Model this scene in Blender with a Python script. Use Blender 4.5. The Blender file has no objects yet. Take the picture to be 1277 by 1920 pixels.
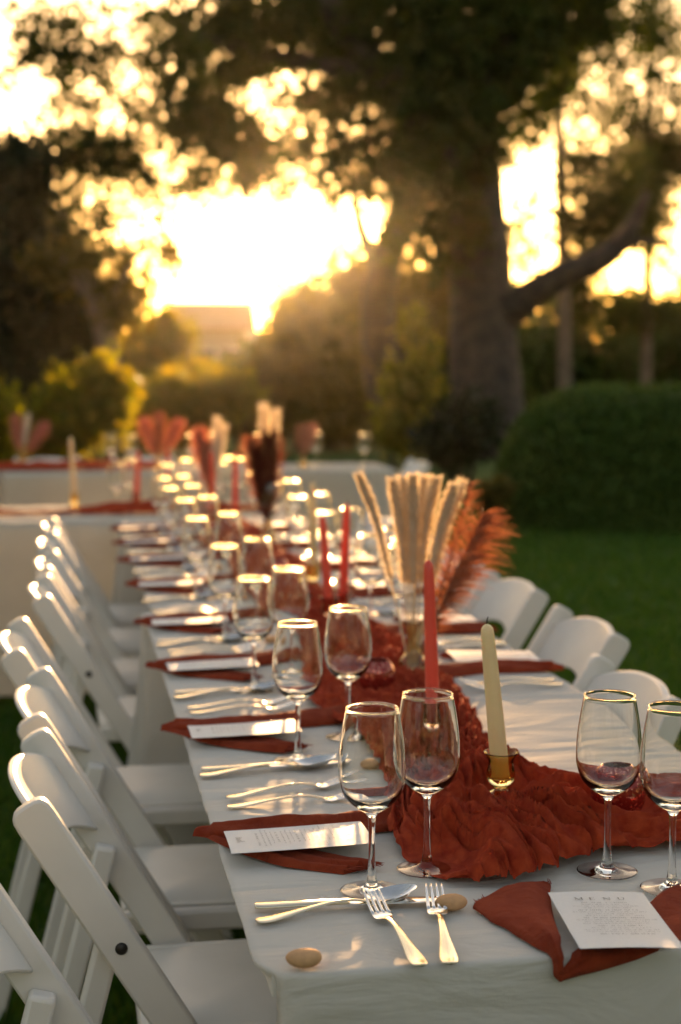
import bpy, math, random
import numpy as np
from mathutils import Vector, Matrix, noise

PI = math.pi
R = math.radians
S = bpy.context.scene
COL = S.collection
random.seed(7)
RNG = np.random.default_rng(11)

# ------------------------------------------------------------------ camera, sky, sun, exposure
YAW, PITCH, FPX = R(9.9), R(5.07), 2933.0
CAM = np.array([-.566, -1.51, 1.35])
FW = np.array([math.sin(YAW) * math.cos(PITCH), math.cos(YAW) * math.cos(PITCH), -math.sin(PITCH)])
RT = np.array([math.cos(YAW), -math.sin(YAW), 0.0])
UP = np.cross(RT, FW)

def at(px, py, d):
    """World point of a direction in the photograph at a distance of d metres."""
    return CAM + d * (FW + RT * (px - 638.5) / FPX - UP * (py - 960.) / FPX)

cam_data = bpy.data.cameras.new('camera')
cam_data.sensor_fit = 'VERTICAL'
cam_data.sensor_height = 36
cam_data.lens = FPX / 1920 * 36
cam_data.clip_start = .05
cam_data.clip_end = 900
cam_data.dof.use_dof = True
cam_data.dof.focus_distance = 1.88
cam_data.dof.aperture_fstop = 3.8
cam = bpy.data.objects.new('camera', cam_data)
COL.objects.link(cam)
cam.location = CAM
cam.rotation_euler = (PI / 2 - PITCH, 0, -YAW)
S.camera = cam

SUN_AZ, SUN_EL = R(9.1), R(5.6)          # azimuth from +Y towards +X
world = bpy.data.worlds.new('World')
S.world = world
world.use_nodes = True
wn = world.node_tree
wn.nodes.clear()
sky = wn.nodes.new('ShaderNodeTexSky')
sky.sky_type = 'NISHITA'
sky.sun_disc = False
sky.sun_elevation = SUN_EL
sky.sun_rotation = SUN_AZ
sky.altitude = 50
sky.air_density = 1.0
sky.dust_density = 1.1
sky.ozone_density = .6
bg = wn.nodes.new('ShaderNodeBackground')
bg.inputs['Strength'].default_value = .12
wo = wn.nodes.new('ShaderNodeOutputWorld')
wn.links.new(sky.outputs[0], bg.inputs['Color'])
wn.links.new(bg.outputs[0], wo.inputs['Surface'])

sl = bpy.data.lights.new('sun', 'SUN')
sl.energy = 4.2
sl.angle = R(.6)
sl.color = (1, .67, .34)
sun = bpy.data.objects.new('sun', sl)
COL.objects.link(sun)
sd = Vector((math.sin(SUN_AZ) * math.cos(SUN_EL), math.cos(SUN_AZ) * math.cos(SUN_EL), math.sin(SUN_EL)))
sun.rotation_euler = sd.to_track_quat('Z', 'Y').to_euler()
sun.location = (0, 0, 30)

S.view_settings.view_transform = 'Standard'
S.view_settings.look = 'None'
S.view_settings.gamma = 1
S.view_settings.use_curve_mapping = False
S.view_settings.exposure = 2.0
S.view_settings.use_white_balance = True
S.view_settings.white_balance_temperature = 8450
S.view_settings.white_balance_tint = 24
S.render.engine = 'CYCLES'
cy = S.cycles
cy.use_denoising = True
cy.max_bounces = 14
cy.transmission_bounces = 12
cy.transparent_max_bounces = 12
cy.diffuse_bounces = 3
cy.glossy_bounces = 5
cy.volume_bounces = 0
cy.sample_clamp_indirect = 60
cy.caustics_reflective = False
cy.caustics_refractive = True
cy.blur_glossy = .3

# ------------------------------------------------------------------ materials
def mat(name):
    m = bpy.data.materials.new(name)
    m.use_nodes = True
    n = m.node_tree
    return m, n, n.nodes['Principled BSDF'], n.nodes['Material Output']

def N(n, kind, **kw):
    x = n.nodes.new(kind)
    for k, v in kw.items():
        if k in x.inputs:
            x.inputs[k].default_value = v
        else:
            setattr(x, k, v)
    return x

def noise_col(n, c1, c2, scale, detail=4, coord='Object', stretch=None, lo=.3, hi=.7):
    tc = N(n, 'ShaderNodeTexCoord')
    src = tc.outputs[coord]
    if stretch:
        mp = N(n, 'ShaderNodeMapping')
        mp.inputs['Scale'].default_value = stretch
        n.links.new(src, mp.inputs['Vector'])
        src = mp.outputs[0]
    no = N(n, 'ShaderNodeTexNoise', Scale=scale, Detail=detail)
    n.links.new(src, no.inputs['Vector'])
    cr = N(n, 'ShaderNodeValToRGB')
    cr.color_ramp.elements[0].position = lo
    cr.color_ramp.elements[1].position = hi
    cr.color_ramp.elements[0].color = (*c1, 1)
    cr.color_ramp.elements[1].color = (*c2, 1)
    n.links.new(no.outputs['Fac'], cr.inputs['Fac'])
    return cr.outputs[0], no.outputs['Fac'], src

def bump(n, b, fac, strength, dist=.002):
    bp = N(n, 'ShaderNodeBump', Strength=strength, Distance=dist)
    n.links.new(fac, bp.inputs['Height'])
    n.links.new(bp.outputs[0], b.inputs['Normal'])
    return bp

def cloth_mat(name, c1, c2, scale=9, weave=900, wb=.25, rough=.9, sheen=.3, transl=0.0, coarse=0.0, wrinkle=0.0, wscale=(5, 16, 10), wdist=.012):
    m, n, b, o = mat(name)
    col, fac, src = noise_col(n, c1, c2, scale)
    n.links.new(col, b.inputs['Base Color'])
    b.inputs['Roughness'].default_value = rough
    b.inputs['Specular IOR Level'].default_value = .1
    b.inputs['Sheen Weight'].default_value = sheen
    tc = N(n, 'ShaderNodeTexCoord')
    w1 = N(n, 'ShaderNodeTexWave', Scale=weave, Distortion=1.5, bands_direction='X')
    w2 = N(n, 'ShaderNodeTexWave', Scale=weave * .9, Distortion=1.5, bands_direction='Y')
    for w in (w1, w2):
        n.links.new(tc.outputs['Object'], w.inputs['Vector'])
    ad = N(n, 'ShaderNodeMath', operation='ADD')
    n.links.new(w1.outputs['Fac'], ad.inputs[0])
    n.links.new(w2.outputs['Fac'], ad.inputs[1])
    h = ad.outputs[0]
    if coarse:
        nz = N(n, 'ShaderNodeTexNoise', Scale=160, Detail=5)
        n.links.new(tc.outputs['Object'], nz.inputs['Vector'])
        mu = N(n, 'ShaderNodeMath', operation='MULTIPLY')
        mu.inputs[1].default_value = coarse
        n.links.new(nz.outputs['Fac'], mu.inputs[0])
        ad2 = N(n, 'ShaderNodeMath', operation='ADD')
        n.links.new(h, ad2.inputs[0])
        n.links.new(mu.outputs[0], ad2.inputs[1])
        h = ad2.outputs[0]
    bp = bump(n, b, h, wb, .0008)
    if wrinkle:
        mp = N(n, 'ShaderNodeMapping'); mp.inputs['Scale'].default_value = wscale
        n.links.new(tc.outputs['Object'], mp.inputs['Vector'])
        wn_ = N(n, 'ShaderNodeTexNoise', Scale=1, Detail=4, Distortion=1.2)
        n.links.new(mp.outputs[0], wn_.inputs['Vector'])
        b2 = N(n, 'ShaderNodeBump', Strength=wrinkle, Distance=wdist)
        n.links.new(wn_.outputs['Fac'], b2.inputs['Height'])
        n.links.new(b2.outputs[0], bp.inputs['Normal'])
    if transl:
        t = N(n, 'ShaderNodeBsdfTranslucent')
        n.links.new(col, t.inputs['Color'])
        mx = N(n, 'ShaderNodeMixShader', Fac=transl)
        n.links.new(b.outputs[0], mx.inputs[1])
        n.links.new(t.outputs[0], mx.inputs[2])
        n.links.new(mx.outputs[0], o.inputs['Surface'])
    return m

M = {}
M['cloth'] = cloth_mat('white_cloth', (.78, .745, .68), (.83, .80, .74), 6, 700, .25, sheen=.1, transl=.32, wrinkle=.9)
M['thin_cloth'] = cloth_mat('thin_white_cloth', (.78, .745, .68), (.83, .80, .74), 6, 700, .25, sheen=.1, transl=.62, wrinkle=.9)
M['rust'] = cloth_mat('rust_linen', (.31, .038, .015), (.41, .062, .023), 40, 600, .5, sheen=.05, transl=.12, coarse=.8, wrinkle=.8, wscale=(38, 60, 40), wdist=.006)
M['gauze'] = cloth_mat('rust_gauze', (.40, .034, .014), (.60, .080, .028), 60, 500, .6, sheen=.02, transl=.06, coarse=2.5, wrinkle=.45, wscale=(120, 150, 90), wdist=.004)

def simple(name, col, rough=.5, metal=0, spec=.5, var=.06, scale=30, bstr=0, bdist=.001):
    m, n, b, o = mat(name)
    c = np.array(col)
    cc, fac, _ = noise_col(n, tuple(c * (1 - var)), tuple(np.minimum(c * (1 + var), 1)), scale)
    n.links.new(cc, b.inputs['Base Color'])
    b.inputs['Roughness'].default_value = rough
    b.inputs['Metallic'].default_value = metal
    b.inputs['Specular IOR Level'].default_value = spec
    if bstr:
        bump(n, b, fac, bstr, bdist)
    return m

M['chair'] = simple('white_resin', (.75, .715, .66), .42, var=.035, scale=14, bstr=.15)
M['pad'] = simple('white_vinyl', (.75, .72, .65), .5, var=.04, scale=9, bstr=.4, bdist=.004)
M['steel'] = simple('warm_sheen_steel', (.80, .70, .52), .16, 1, var=.05, scale=60)  # steel of the handles, warm reflected light put into its colour
M['tine'] = simple('polished_steel', (.80, .79, .77), .13, 1, var=.05, scale=60)
M['bolt'] = simple('dark_bolt', (.05, .045, .04), .4, .8)
M['paper'] = simple('menu_paper', (.74, .73, .71), .65, spec=.2, var=.02, scale=200)
M['ink'] = simple('menu_ink', (.10, .095, .09), .6)
M['pebble'] = simple('tan_pebble', (.64, .35, .18), .8, spec=.15, var=.14, scale=70, bstr=.3)
M['wick'] = simple('burnt_wick', (.02, .018, .016), .9)
M['bark'] = simple('oak_bark', (.048, .034, .025), .9, var=.45, scale=5, bstr=1, bdist=.06)
M['pale_bark'] = simple('pine_bark', (.15, .105, .072), .9, var=.35, scale=7, bstr=1, bdist=.05)
M['house'] = simple('render_wall', (.42, .36, .29), .9)
M['roof'] = simple('tile_roof', (.36, .22, .14), .9, var=.2, scale=3)
M['window'] = simple('window_glass', (.05, .06, .07), .1)
M['twine'] = simple('gold_vase_band', (.7, .5, .25), .25, 1)

def wax(name, col):
    m, n, b, o = mat(name)
    cc, fac, _ = noise_col(n, tuple(np.array(col) * .94), col, 25)
    n.links.new(cc, b.inputs['Base Color'])
    b.inputs['Roughness'].default_value = .45
    b.inputs['Subsurface Weight'].default_value = .5
    b.inputs['Subsurface Radius'].default_value = (1, .5, .3)
    b.inputs['Subsurface Scale'].default_value = .008
    bump(n, b, fac, .15, .001)
    return m
M['coral'] = wax('coral_wax', (.86, .09, .05))
M['cream'] = wax('cream_wax', (.90, .68, .36))

def glass(name, col, rough=0.0, ior=1.46):
    m, n, b, o = mat(name)
    n.nodes.remove(b)
    g = N(n, 'ShaderNodeBsdfGlass', IOR=ior, Roughness=rough)
    g.inputs['Color'].default_value = (*col, 1)
    n.links.new(g.outputs[0], o.inputs['Surface'])
    return m
M['glass'] = glass('clear_glass', (.99, .995, .99), .03, 1.43)
M['amber'] = glass('amber_glass', (.98, .89, .66), .02)
M['gold_glass'] = glass('champagne_glass', (.97, .90, .76), .04)
M['smoke'] = glass('smoke_glass', (.84, .72, .66), .02)

def mercury():
    m, n, b, o = mat('red_mercury_glass')
    tc = N(n, 'ShaderNodeTexCoord')
    no = N(n, 'ShaderNodeTexNoise', Scale=230, Detail=3)
    n.links.new(tc.outputs['Object'], no.inputs['Vector'])
    cr = N(n, 'ShaderNodeValToRGB')
    cr.color_ramp.elements[0].position = .52
    cr.color_ramp.elements[1].position = .60
    n.links.new(no.outputs['Fac'], cr.inputs['Fac'])
    b.inputs['Base Color'].default_value = (.85, .30, .22, 1)
    b.inputs['Metallic'].default_value = .85
    b.inputs['Roughness'].default_value = .14
    g = N(n, 'ShaderNodeBsdfPrincipled', Metallic=.3, Roughness=.2)
    g.inputs['Base Color'].default_value = (.30, .022, .016, 1)
    mx = N(n, 'ShaderNodeMixShader')
    n.links.new(cr.outputs[0], mx.inputs[0])
    n.links.new(g.outputs[0], mx.inputs[1])
    n.links.new(b.outputs[0], mx.inputs[2])
    n.links.new(mx.outputs[0], o.inputs['Surface'])
    bump(n, b, no.outputs['Fac'], .4, .0008)
    return m
M['mercury'] = mercury()

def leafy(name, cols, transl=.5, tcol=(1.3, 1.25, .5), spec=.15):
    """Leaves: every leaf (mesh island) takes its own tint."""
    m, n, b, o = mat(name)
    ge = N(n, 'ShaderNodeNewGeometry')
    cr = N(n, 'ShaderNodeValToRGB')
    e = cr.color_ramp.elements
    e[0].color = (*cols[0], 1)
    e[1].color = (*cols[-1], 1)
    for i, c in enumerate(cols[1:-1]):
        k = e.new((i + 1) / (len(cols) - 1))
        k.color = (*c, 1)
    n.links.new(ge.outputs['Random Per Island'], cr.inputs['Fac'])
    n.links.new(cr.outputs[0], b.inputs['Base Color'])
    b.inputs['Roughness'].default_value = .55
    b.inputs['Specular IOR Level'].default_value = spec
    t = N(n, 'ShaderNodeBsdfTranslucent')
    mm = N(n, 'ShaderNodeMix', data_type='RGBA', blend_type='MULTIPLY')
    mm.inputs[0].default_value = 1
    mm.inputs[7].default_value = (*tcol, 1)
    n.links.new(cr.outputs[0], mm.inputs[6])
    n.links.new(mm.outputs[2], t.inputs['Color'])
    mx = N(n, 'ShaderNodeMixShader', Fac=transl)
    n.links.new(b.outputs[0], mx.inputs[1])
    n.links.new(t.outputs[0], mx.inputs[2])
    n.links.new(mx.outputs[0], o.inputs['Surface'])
    return m
M['oak_leaf'] = leafy('oak_leaf', [(.028, .046, .010), (.048, .060, .013), (.085, .078, .016)], .45, (1.1, 1.35, .45))
M['dark_leaf'] = leafy('dark_leaf', [(.013, .022, .010), (.024, .034, .013)], .2)
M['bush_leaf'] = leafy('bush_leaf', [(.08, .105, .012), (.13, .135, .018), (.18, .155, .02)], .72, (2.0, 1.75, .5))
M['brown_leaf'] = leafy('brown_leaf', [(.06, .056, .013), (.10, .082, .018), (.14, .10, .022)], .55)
M['hedge_leaf'] = leafy('hedge_leaf', [(.022, .058, .010), (.040, .080, .014), (.060, .095, .018)], .35)
M['box_leaf'] = leafy('box_leaf', [(.03, .075, .012), (.055, .105, .018), (.08, .125, .024)], .3)
M['blade'] = leafy('grass_blade', [(.030, .095, .014), (.055, .135, .018), (.095, .14, .025)], .4)
M['pampas'] = leafy('cream_plume', [(.70, .58, .43), (.80, .70, .55), (.86, .77, .64)], .5, (1, .95, .85))
M['rust_plume'] = leafy('rust_plume', [(.30, .10, .055), (.42, .165, .09), (.52, .24, .14)], .38, (1.1, .9, .7))
M['dark_plume'] = leafy('burgundy_plume', [(.13, .025, .018), (.22, .05, .03)], .35, (1.1, .8, .7))
M['pink_plume'] = leafy('coral_plume', [(.55, .20, .13), (.68, .29, .19)], .45, (1.1, .9, .8))

def lawn_mat():
    m, n, b, o = mat('lawn')
    c, f, s = noise_col(n, (.020, .066, .012), (.060, .105, .018), .7, 8)
    n.links.new(c, b.inputs['Base Color'])
    b.inputs['Roughness'].default_value = .95
    b.inputs['Specular IOR Level'].default_value = .1
    bump(n, b, f, .8, .03)
    return m
M['lawn'] = lawn_mat()

# ------------------------------------------------------------------ object helpers
def tag(o, label=None, cat=None, group=None, kind=None):
    if label: o['label'] = label
    if cat: o['category'] = cat
    if group: o['group'] = group
    if kind: o['kind'] = kind
    return o

def thing(name, label, cat, loc=(0, 0, 0), rotz=0, group=None):
    o = bpy.data.objects.new(name, None)
    o.empty_display_size = .05
    COL.objects.link(o)
    o.location = loc
    o.rotation_euler = (0, 0, rotz)
    return tag(o, label, cat, group)

def link(name, me, parent=None):
    o = bpy.data.objects.new(name, me)
    COL.objects.link(o)
    if parent is not None:
        o.parent = parent
    return o

def np_mesh(name, v, quads, material, smooth=True, tris=None):
    """Mesh from numpy arrays of vertices, quads and triangles."""
    me = bpy.data.meshes.new(name)
    v = np.asarray(v, dtype=np.float32)
    q = np.asarray(quads, dtype=np.int32).reshape(-1, 4)
    t = np.asarray(tris if tris is not None else [], dtype=np.int32).reshape(-1, 3)
    me.vertices.add(len(v))
    me.vertices.foreach_set('co', v.ravel())
    li = np.concatenate([q.ravel(), t.ravel()])
    me.loops.add(len(li))
    me.loops.foreach_set('vertex_index', li)
    starts = np.concatenate([np.arange(len(q)) * 4, len(q) * 4 + np.arange(len(t)) * 3])
    me.polygons.add(len(starts))
    me.polygons.foreach_set('loop_start', starts.astype(np.int32))
    me.polygons.foreach_set('use_smooth', np.full(len(starts), smooth))
    me.update(calc_edges=True)
    me.validate()
    if material: me.materials.append(material)
    return me

class MB:
    """Collects shapes for ONE mesh object."""
    def __init__(s): s.v, s.f = [], []
    def add(s, verts, faces):
        k = len(s.v)
        s.v += [tuple(x) for x in verts]
        s.f += [tuple(i + k for i in f) for f in faces]
        return s
    def box(s, c, size, rot=None):
        hx, hy, hz = (x / 2 for x in size)
        vs = [Vector((x, y, z)) for x in (-hx, hx) for y in (-hy, hy) for z in (-hz, hz)]
        if rot is not None: vs = [rot @ q for q in vs]
        vs = [q + Vector(c) for q in vs]
        return s.add(vs, [(0, 1, 3, 2), (4, 6, 7, 5), (0, 4, 5, 1), (2, 3, 7, 6), (0, 2, 6, 4), (1, 5, 7, 3)])
    def tube(s, pts, rad, seg=8, flat=1.0, cap=True):
        """Round tube; flat squashes it along its second axis."""
        pts = [Vector(p) for p in pts]
        n = len(pts)
        if not hasattr(rad, '__len__'): rad = [rad] * n
        vs, fs = [], []
        prev = None
        for i, p in enumerate(pts):
            d = (pts[min(i + 1, n - 1)] - pts[max(i - 1, 0)]).normalized()
            if prev is None:
                a = d.cross(Vector((0, 0, 1)))
                if a.length < .05: a = d.cross(Vector((0, 1, 0)))
            else:
                a = prev - d * prev.dot(d)
            a.normalize(); prev = a
            b = d.cross(a)
            for k in range(seg):
                t = 2 * PI * k / seg
                vs.append(p + a * math.cos(t) * rad[i] + b * math.sin(t) * rad[i] * flat)
        for i in range(n - 1):
            for k in range(seg):
                k2 = (k + 1) % seg
                fs.append((i * seg + k, i * seg + k2, (i + 1) * seg + k2, (i + 1) * seg + k))
        if cap:
            fs.append(tuple(range(seg))[::-1])
            fs.append(tuple((n - 1) * seg + k for k in range(seg)))
        return s.add(vs, fs)
    def lathe(s, prof, seg=48, c=(0, 0, 0)):
        """prof: (radius, z) points."""
        vs, fs, ring = [], [], []
        for r, z in prof:
            if r < 1e-6:
                ring.append([len(vs)]); vs.append((c[0], c[1], c[2] + z))
            else:
                ring.append(list(range(len(vs), len(vs) + seg)))
                vs += [(c[0] + r * math.cos(2 * PI * k / seg), c[1] + r * math.sin(2 * PI * k / seg), c[2] + z) for k in range(seg)]
        for a, b in zip(ring, ring[1:]):
            for k in range(seg):
                k2 = (k + 1) % seg
                if len(a) == 1 and len(b) == 1: continue
                if len(a) == 1: fs.append((a[0], b[k2], b[k]))
                elif len(b) == 1: fs.append((a[k], a[k2], b[0]))
                else: fs.append((a[k], a[k2], b[k2], b[k]))
        return s.add(vs, fs)
    def grid(s, nu, nv, fn):
        vs = [fn(i / (nu - 1), j / (nv - 1)) for i in range(nu) for j in range(nv)]
        fs = [(i * nv + j, i * nv + j + 1, (i + 1) * nv + j + 1, (i + 1) * nv + j) for i in range(nu - 1) for j in range(nv - 1)]
        return s.add(vs, fs)
    def mesh(s, name, material, smooth=True, angle=None):
        me = bpy.data.meshes.new(name)
        me.from_pydata(s.v, [], s.f)
        me.update()
        if smooth: me.shade_smooth()
        if angle is not None:
            me.set_sharp_from_angle(angle=R(angle))
        me.materials.append(material)
        return me
    def build(s, name, material, parent=None, smooth=True, angle=None, bev=0):
        o = link(name, s.mesh(name, material, smooth, angle), parent)
        if bev:
            b = o.modifiers.new('edge', 'BEVEL'); b.width = bev; b.segments = 2; b.limit_method = 'ANGLE'
        return o

def dup(root, label=None, group=None):
    """A copy of a thing with copies of its parts and sub-parts."""
    r = root.copy(); COL.objects.link(r)
    if label: r['label'] = label
    if group: r['group'] = group
    for ch in list(root.children):
        c = ch.copy(); COL.objects.link(c); c.parent = r
        for g in list(ch.children):
            d = g.copy(); COL.objects.link(d); d.parent = c
    return r

def catmull(pts, n):
    """n points on a smooth curve through pts."""
    p = np.array([np.atleast_1d(x) for x in pts], float)
    p = np.vstack([2 * p[0] - p[1], p, 2 * p[-1] - p[-2]])
    out = []
    m = len(p) - 3
    for u in np.linspace(0, m - 1e-9, n):
        i = int(u); t = u - i
        a, b, c, d = p[i:i + 4]
        out.append(.5 * (2 * b + (c - a) * t + (2 * a - 5 * b + 4 * c - d) * t * t + (3 * b - a - 3 * c + d) * t ** 3))
    return np.array(out)

def ss(a, b, x):
    t = min(max((x - a) / (b - a), 0), 1)
    return t * t * (3 - 2 * t)

ORD = ['first', 'second', 'third', 'fourth', 'fifth', 'sixth', 'seventh', 'eighth', 'ninth', 'tenth', 'eleventh', 'twelfth']

# ------------------------------------------------------------------ ground
g = MB()
def ground_fn(u, v):
    x, y = (u - .5) * 230, (v - .5) * 230
    return (x, y, .05 * noise.noise((x * .07, y * .07, 2)) * (1 if x * x + y * y > 150 else 0))
g.grid(61, 61, ground_fn)
tag(g.build('lawn', M['lawn']), 'dark green mown lawn', kind='structure')

def grass_field():
    n = 210000
    d = 1.0 + 15 * RNG.random(n) ** 1.5
    a = YAW + (RNG.random(n) - .5) * 1.15
    x = CAM[0] + d * np.sin(a); y = CAM[1] + d * np.cos(a)
    h = .022 + .03 * RNG.random(n)
    w = .0035 + .003 * RNG.random(n) + .0006 * d
    t = RNG.random(n) * 2 * PI
    lx, ly = (RNG.random((2, n)) - .5) * .045
    v = np.empty((n, 3, 3))
    v[:, 0] = np.stack([x - w * np.cos(t), y - w * np.sin(t), np.zeros(n)], 1)
    v[:, 1] = np.stack([x + w * np.cos(t), y + w * np.sin(t), np.zeros(n)], 1)
    v[:, 2] = np.stack([x + lx, y + ly, h], 1)
    me = np_mesh('grass', v.reshape(-1, 3), [], M['blade'], False, np.arange(3 * n).reshape(-1, 3))
    tag(link('grass', me), 'short grass blades of the lawn round the tables', kind='stuff')
grass_field()

# ------------------------------------------------------------------ trees and shrubs
def foliage_mesh(name, clumps, size, material, seed, k=26, spread=1.7):
    """Leaves gathered round many twig tips inside ellipsoid clumps (px, py, rx, ry, distance, number)."""
    rg = np.random.default_rng(seed)
    P = []
    for (px, py, rx, ry, d, n) in clumps:
        c = at(px, py, d)
        mx, my = rx * d / FPX, ry * d / FPX
        if n < 20:                       # small numbers are optical depths
            n = int(n * (1.3 if n < 2.6 else 1) * PI * mx * my / (.5 * size * size)) + 4
        mz = (mx + my) * .55
        nt = max(3, n // k)
        q = rg.normal(size=(nt, 3))
        q /= np.linalg.norm(q, axis=1)[:, None]
        q *= (rg.random(nt) ** .42)[:, None]
        tips = c + q[:, :1] * mx * RT + q[:, 1:2] * my * np.array([0, 0, 1.]) + q[:, 2:] * mz * np.array([math.sin(YAW), math.cos(YAW), 0])
        idx = rg.integers(0, nt, n)
        P.append(tips[idx] + rg.normal(size=(n, 3)) * size * spread)
    P = np.concatenate(P)
    P = P[P[:, 2] > .02]
    n = len(P)
    a = rg.normal(size=(n, 3)); a /= np.linalg.norm(a, axis=1)[:, None]
    b = np.cross(a, rg.normal(size=(n, 3))); b /= np.linalg.norm(b, axis=1)[:, None]
    s = (size * (.55 + .9 * rg.random(n)))[:, None]
    v = np.stack([P - a * s, P + b * s * .5 + a * s * .1, P + a * s, P - b * s * .5 + a * s * .1], 1).reshape(-1, 3)
    return np_mesh(name, v, np.arange(4 * n).reshape(-1, 4), material, False)

def limb_mb(pts, rad, seg=14, rough=.10, n=24, seed=0):
    """A limb through (px, py, d) points with radii in metres, gnarled a little."""
    w = catmull([at(*p) for p in pts], n)
    r = catmull([[x] for x in rad], n)[:, 0]
    m = MB()
    m.tube(w, list(r), seg)
    m.v = [tuple(Vector(v) + Vector(noise.noise_vector(Vector(v) * 1.3 + Vector((seed, 0, 0)))) * rough * (r.max() * .6)) for v in m.v]
    return m

def tree(name, label, trunk, limbs, clumps, size, leaf, bark, seed, group=None, spread=1.7, k=26):
    base = at(*trunk[0][0]); 
    t = thing(name, label, 'tree', (0, 0, 0), 0, group)
    limb_mb(*trunk, seed=seed).build('trunk', bark, t)
    for i, l in enumerate(limbs):
        limb_mb(*l, seg=9, seed=seed + i + 1).build('limb', bark, t)
    if clumps:
        link('crown', foliage_mesh('crown', clumps, size, leaf, seed, k, spread), t)
    # the empty stands at the foot of the trunk
    off = Vector((base[0], base[1], 0))
    t.location = off
    for c in t.children: c.location = -off
    return t

def shrub(name, label, clumps, size, leaf, seed, cat='shrub', stems=3, group=None, spread=1.5, k=24):
    c0 = at(clumps[0][0], clumps[0][1], clumps[0][4])
    t = thing(name, label, cat, (c0[0], c0[1], 0), 0, group)
    off = Vector((c0[0], c0[1], 0))
    rg = random.Random(seed)
    for (px, py, rx, ry, d, n) in clumps:
        for i in range(stems):
            e = at(px + rg.uniform(-.6, .6) * rx, py + rg.uniform(-.5, .5) * ry, d)
            b = at(px + rg.uniform(-.2, .2) * rx, py, d); b[2] = 0
            mid = (e + b) / 2 + np.array([rg.uniform(-.08, .08), rg.uniform(-.08, .08), 0])
            o = MB().tube([b, mid, e], [.022, .015, .006], 5).build('stem', M['bark'], t); o.location = -off
    o = link('foliage', foliage_mesh('foliage', clumps, size, leaf, seed, k, spread), t); o.location = -off
    return t

# great oak behind the party; d is the distance of its trunk
tree('oak_tree', 'massive old oak with a thick dark trunk right of the sunlit gap',
     ([(915, 862, 25), (912, 760, 25), (905, 600, 25), (897, 450, 25), (885, 330, 25), (880, 200, 25)], [.74, .58, .53, .50, .47, .40]),
     [([(890, 360, 25), (810, 250, 24.5), (720, 140, 24), (620, 20, 23.5), (540, -110, 23)], [.40, .31, .26, .22, .16]),
      ([(885, 260, 25), (930, 130, 25), (960, 0, 25), (985, -150, 25)], [.38, .30, .25, .2]),
      ([(925, 605, 25), (985, 560, 24.6), (1060, 515, 24.2), (1130, 485, 24), (1180, 435, 23.8), (1215, 360, 23.6)], [.32, .26, .21, .19, .14, .05]),
      ([(1130, 485, 24), (1190, 455, 24), (1260, 452, 24)], [.11, .07, .02]),
      ([(720, 140, 24), (590, 120, 23.6), (450, 90, 23), (330, 60, 22.5)], [.18, .13, .10, .05]),
      ([(800, 240, 24.5), (700, 260, 24.2), (600, 330, 24)], [.13, .09, .04])],
     [(900, 80, 150, 140, 25, 4), (770, 80, 140, 130, 24.5, 3.6), (860, 260, 110, 110, 24.5, 3.4), (640, 40, 120, 90, 24, 3.2), (980, 110, 90, 150, 25.4, 2.4), (840, 430, 70, 110, 24.4, 2.2), (720, 190, 100, 80, 24, 2.2), (520, 50, 120, 90, 23.5, 2.4), (620, 160, 90, 80, 24, 1.5), (480, 140, 80, 60, 23.2, 1.5), (410, 60, 90, 80, 23, 2.2), (780, 330, 80, 80, 24.2, 1.6), (690, 300, 60, 70, 24, 1.2), (1060, 60, 90, 95, 25.4, 1.7), (1120, 20, 70, 60, 25.4, 1.2), (1000, 250, 50, 60, 25, 0.7), (560, 285, 100, 50, 23.6, 1.6), (460, 240, 95, 55, 23.2, 1.7), (390, 160, 70, 65, 23, 1.5), (330, 40, 70, 60, 23, 1.4), (770, 440, 60, 60, 24.2, 1.1), (560, 215, 70, 50, 23.6, 0.45), (640, 240, 60, 50, 24, 1.2), (530, 345, 105, 42, 23.6, 0.95), (440, 325, 95, 48, 23.2, 1.3), (640, 335, 65, 55, 24, 1.1), (610, 420, 50, 40, 24, 0.3), (880, -90, 260, 120, 25, 3), (560, -80, 200, 110, 24, 2.2), (1060, -60, 100, 90, 25, 1.3)],
     .058, M['oak_leaf'], M['bark'], 21)

tree('leaning_tree', 'leaning dark trunk rising into the sun glow between the oak and the gap',
     ([(722, 870, 29), (722, 740, 29), (708, 620, 29), (716, 520, 29), (745, 430, 29), (778, 320, 29), (790, 180, 29)], [.46, .36, .32, .30, .29, .25, .18]),
     [([(716, 520, 29), (680, 440, 29), (662, 360, 29), (640, 260, 29)], [.15, .11, .08, .05])],
     [(780, 260, 90, 120, 29, 2.5), (690, 350, 50, 60, 29, 0.8), (770, 430, 50, 60, 29, 1.2), (840, 560, 60, 80, 29, 2)],
     .07, M['brown_leaf'], M['bark'], 22)

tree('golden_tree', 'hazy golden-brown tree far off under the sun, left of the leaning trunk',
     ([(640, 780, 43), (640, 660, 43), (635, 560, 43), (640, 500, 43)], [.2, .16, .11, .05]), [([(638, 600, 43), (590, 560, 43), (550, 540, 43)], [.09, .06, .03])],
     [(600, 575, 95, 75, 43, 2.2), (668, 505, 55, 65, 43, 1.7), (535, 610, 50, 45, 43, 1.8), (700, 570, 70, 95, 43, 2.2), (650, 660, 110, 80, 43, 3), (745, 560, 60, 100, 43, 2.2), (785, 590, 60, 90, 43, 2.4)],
     .095, M['brown_leaf'], M['bark'], 26)

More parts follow.
